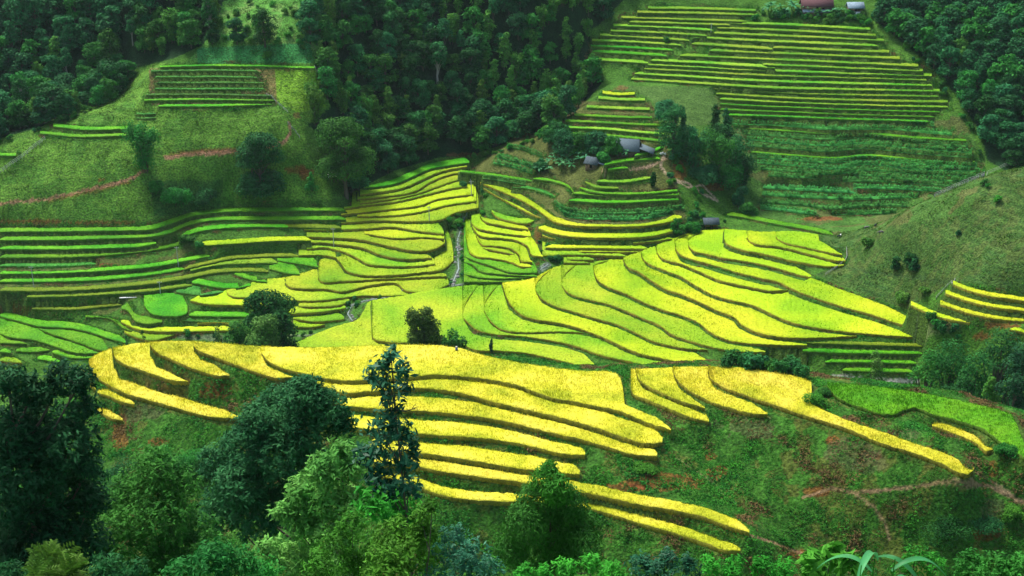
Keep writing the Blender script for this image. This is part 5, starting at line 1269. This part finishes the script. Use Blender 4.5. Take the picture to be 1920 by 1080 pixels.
def person(loc, rz, jacket, hat, label):
    e = bpy.data.objects.new('person', None); COL.objects.link(e); e.location = loc; e.rotation_euler = (0, 0, rz); tag(e, label, 'person')
    v = [(0, 0, .92), (0, .01, 1.12), (0, .0, 1.36), (0, -.01, 1.46), (0, -.02, 1.56), (0, -.01, 1.64), (.17, 0, 1.36), (.24, -.04, 1.10), (.21, -.20, .95), (.20, -.27, .92), (-.17, 0, 1.36), (-.24, -.02, 1.10), (-.22, -.14, .90), (-.21, -.20, .86),
         (.09, 0, .88), (.11, -.03, .48), (.11, .02, .08), (.11, -.12, .03), (-.09, 0, .88), (-.11, -.01, .48), (-.11, .06, .08), (-.11, -.08, .03), (.20, -.31, .90), (.18, -.30, .89), (.22, -.30, .89), (-.21, -.24, .83), (-.19, -.23, .82), (-.23, -.23, .82), (0, -.12, 1.55)]
    ed = [(0, 1), (1, 2), (2, 3), (3, 4), (4, 5), (2, 6), (6, 7), (7, 8), (8, 9), (2, 10), (10, 11), (11, 12), (12, 13), (0, 14), (14, 15), (15, 16), (16, 17), (0, 18), (18, 19), (19, 20), (20, 21), (9, 22), (9, 23), (9, 24), (13, 25), (13, 26), (13, 27), (4, 28)]
    r = [.13, .12, .13, .05, .085, .08, .06, .045, .035, .028, .06, .045, .035, .028, .085, .06, .04, .03, .085, .06, .04, .03, .009, .009, .009, .009, .009, .009, .015]
    link('body', skin_mesh('body', v, ed, r, [FM['skin']]), e)
    jv, je, jr = v[0:3]+[(0, 0, 1.41)]+[v[6], v[7], v[8], v[10], v[11], v[12]], [(0, 1), (1, 2), (2, 3), (2, 4), (4, 5), (5, 6), (2, 7), (7, 8), (8, 9)], [.155, .14, .15, .07, .075, .06, .048, .075, .06, .048]
    link('jacket', skin_mesh('jacket', jv, je, jr, [FM[jacket]]), e)
    tv, te, trr = [(0, 0, .95), (.09, 0, .86), (.11, -.03, .48), (.11, .02, .12), (-.09, 0, .86), (-.11, -.01, .48), (-.11, .06, .12)], [(0, 1), (1, 2), (2, 3), (0, 4), (4, 5), (5, 6)], [.15, .10, .075, .058, .10, .075, .058]
    link('trousers', skin_mesh('trousers', tv, te, trr, [FM['dk']]), e)
    if hat:
        hv, hf = tube([(0, -.02, 1.58), (0, -.02, 1.62), (0, -.02, 1.72), (0, -.02, 1.76)], [.20, .19, .08, .01], 14); link('hat', mesh_np('hat', hv, hf, mats=[FM['straw']], smooth=True), e)
    else:
        hv, hf = tube([(0, .0, 1.52), (0, .01, 1.60), (0, 0, 1.70), (0, -.01, 1.73)], [.085, .105, .08, .01], 10); link('hair', mesh_np('hair', hv, hf, mats=[FM['hair']], smooth=True), e)
x, y, z = on_ray(856, 655, 243.5); person((x, y, ground(x, y)+.0), .4, 'blue', True, 'person in a blue jacket and pale hat standing on the near ridge crest')
x, y, z = at_px(250, 342); person((x, y, z), 2.2, 'red', False, 'person in dark clothes walking up the red path on the left hill')
def animal(px, py, rz, mat, label, s=1.0):
    x, y, z = at_px(px, py); e = bpy.data.objects.new('goat', None); COL.objects.link(e); e.location = (x, y, z); e.rotation_euler = (0, 0, rz); e.scale = (s, s, s); tag(e, label, 'goat', 'goats grazing on the right pasture')
    v = [(0, 0, .62), (.38, 0, .64), (.55, 0, .70), (.72, 0, .60), (.84, 0, .42), (.95, 0, .34), (-.38, 0, .62), (.36, .11, .45), (.38, .11, .26), (.36, .11, .03), (.36, -.11, .45), (.40, -.11, .26), (.42, -.11, .03), (-.40, .11, .48), (-.34, .11, .36), (-.46, .11, .24), (-.43, .11, .03), (-.40, -.11, .48), (-.32, -.11, .36), (-.44, -.11, .24), (-.40, -.11, .03), (-.55, 0, .64), (-.60, 0, .52)]
    ed = [(0, 1), (1, 2), (2, 3), (3, 4), (4, 5), (0, 6), (1, 7), (7, 8), (8, 9), (1, 10), (10, 11), (11, 12), (6, 13), (13, 14), (14, 15), (15, 16), (6, 17), (17, 18), (18, 19), (19, 20), (6, 21), (21, 22)]
    r = [.20, .21, .14, .09, .09, .045, .18, .07, .04, .03, .07, .04, .03, .10, .07, .035, .03, .10, .07, .035, .03, .03, .015]
    link('body', skin_mesh('body', v, ed, r, [FM[mat]]), e)
    for sy in (-1, 1):
        part('horn', tube([(.80, .04*sy, .52), (.74, .06*sy, .62), (.66, .07*sy, .64)], [.02, .014, .005], 5), 'conc', e); part('ear', tube([(.82, .06*sy, .48), (.80, .16*sy, .46)], [.03, .01], 4), 'stone', e)
FM['white'] = HM['white']; FM['grey'] = flat('grey_hide', (.16, .15, .15))
animal(1572, 446, .4, 'dk', 'black goat near the corner of the yellow terraces', 1.1)
animal(1576, 443, 1.2, 'white', 'white goat close beside the black goat by the yellow terraces', .9)
animal(1624, 431, .2, 'grey', 'grey goat on the pasture skyline, nearest the yellow terraces', 1.5)
animal(1641, 426, 1.0, 'dk', 'dark goat highest on the pasture skyline', 1.3)
animal(1652, 440, 3.3, 'grey', 'grey goat lowest on the pasture, below the skyline pair', 1.5)
for k, (a, b) in enumerate([(1239, 291), (1243, 290), (1247, 291)]):
    x, y, z = at_px(a, b); o = link('sack', BO[k], loc=(x, y, z+.45), sc=(.7, .7, 1.3)); o.data = o.data.copy(); o.data.materials.clear(); o.data.materials.append(HM['white']); tag(o, 'white sack standing by the hedge where the footpath starts', 'sack', 'white sacks by the footpath')
x, y, z = at_px(240, 559); tag(link('plastic_sheet', mesh_np('plastic_sheet', *boxv(-2.6, 2.6, -.35, .35, 0, .12), mats=[HM['white']]), loc=(x, y, z+.1), rz=.1), 'narrow white sheet lying below the left terraces', 'plastic sheet')

# the air of the valley
hb = boxv(-620, 620, -30, 900, -40, 190); hz = bpy.data.objects.new('haze', mesh_np('haze', *hb)); COL.objects.link(hz); hz['kind'] = 'stuff'; hz['label'] = 'thin pale air filling the valley'
hm = bpy.data.materials.new('haze'); hm.use_nodes = True; hn = hm.node_tree; [hn.nodes.remove(n) for n in list(hn.nodes) if n.type != 'OUTPUT_MATERIAL']
pv = hn.nodes.new('ShaderNodeVolumePrincipled'); pv.inputs['Color'].default_value = (.70, .95, .95, 1); pv.inputs['Density'].default_value = .000035; pv.inputs['Anisotropy'].default_value = .2
hn.links.new(pv.outputs[0], next(n for n in hn.nodes if n.type == 'OUTPUT_MATERIAL').inputs['Volume']); hz.data.materials.append(hm)
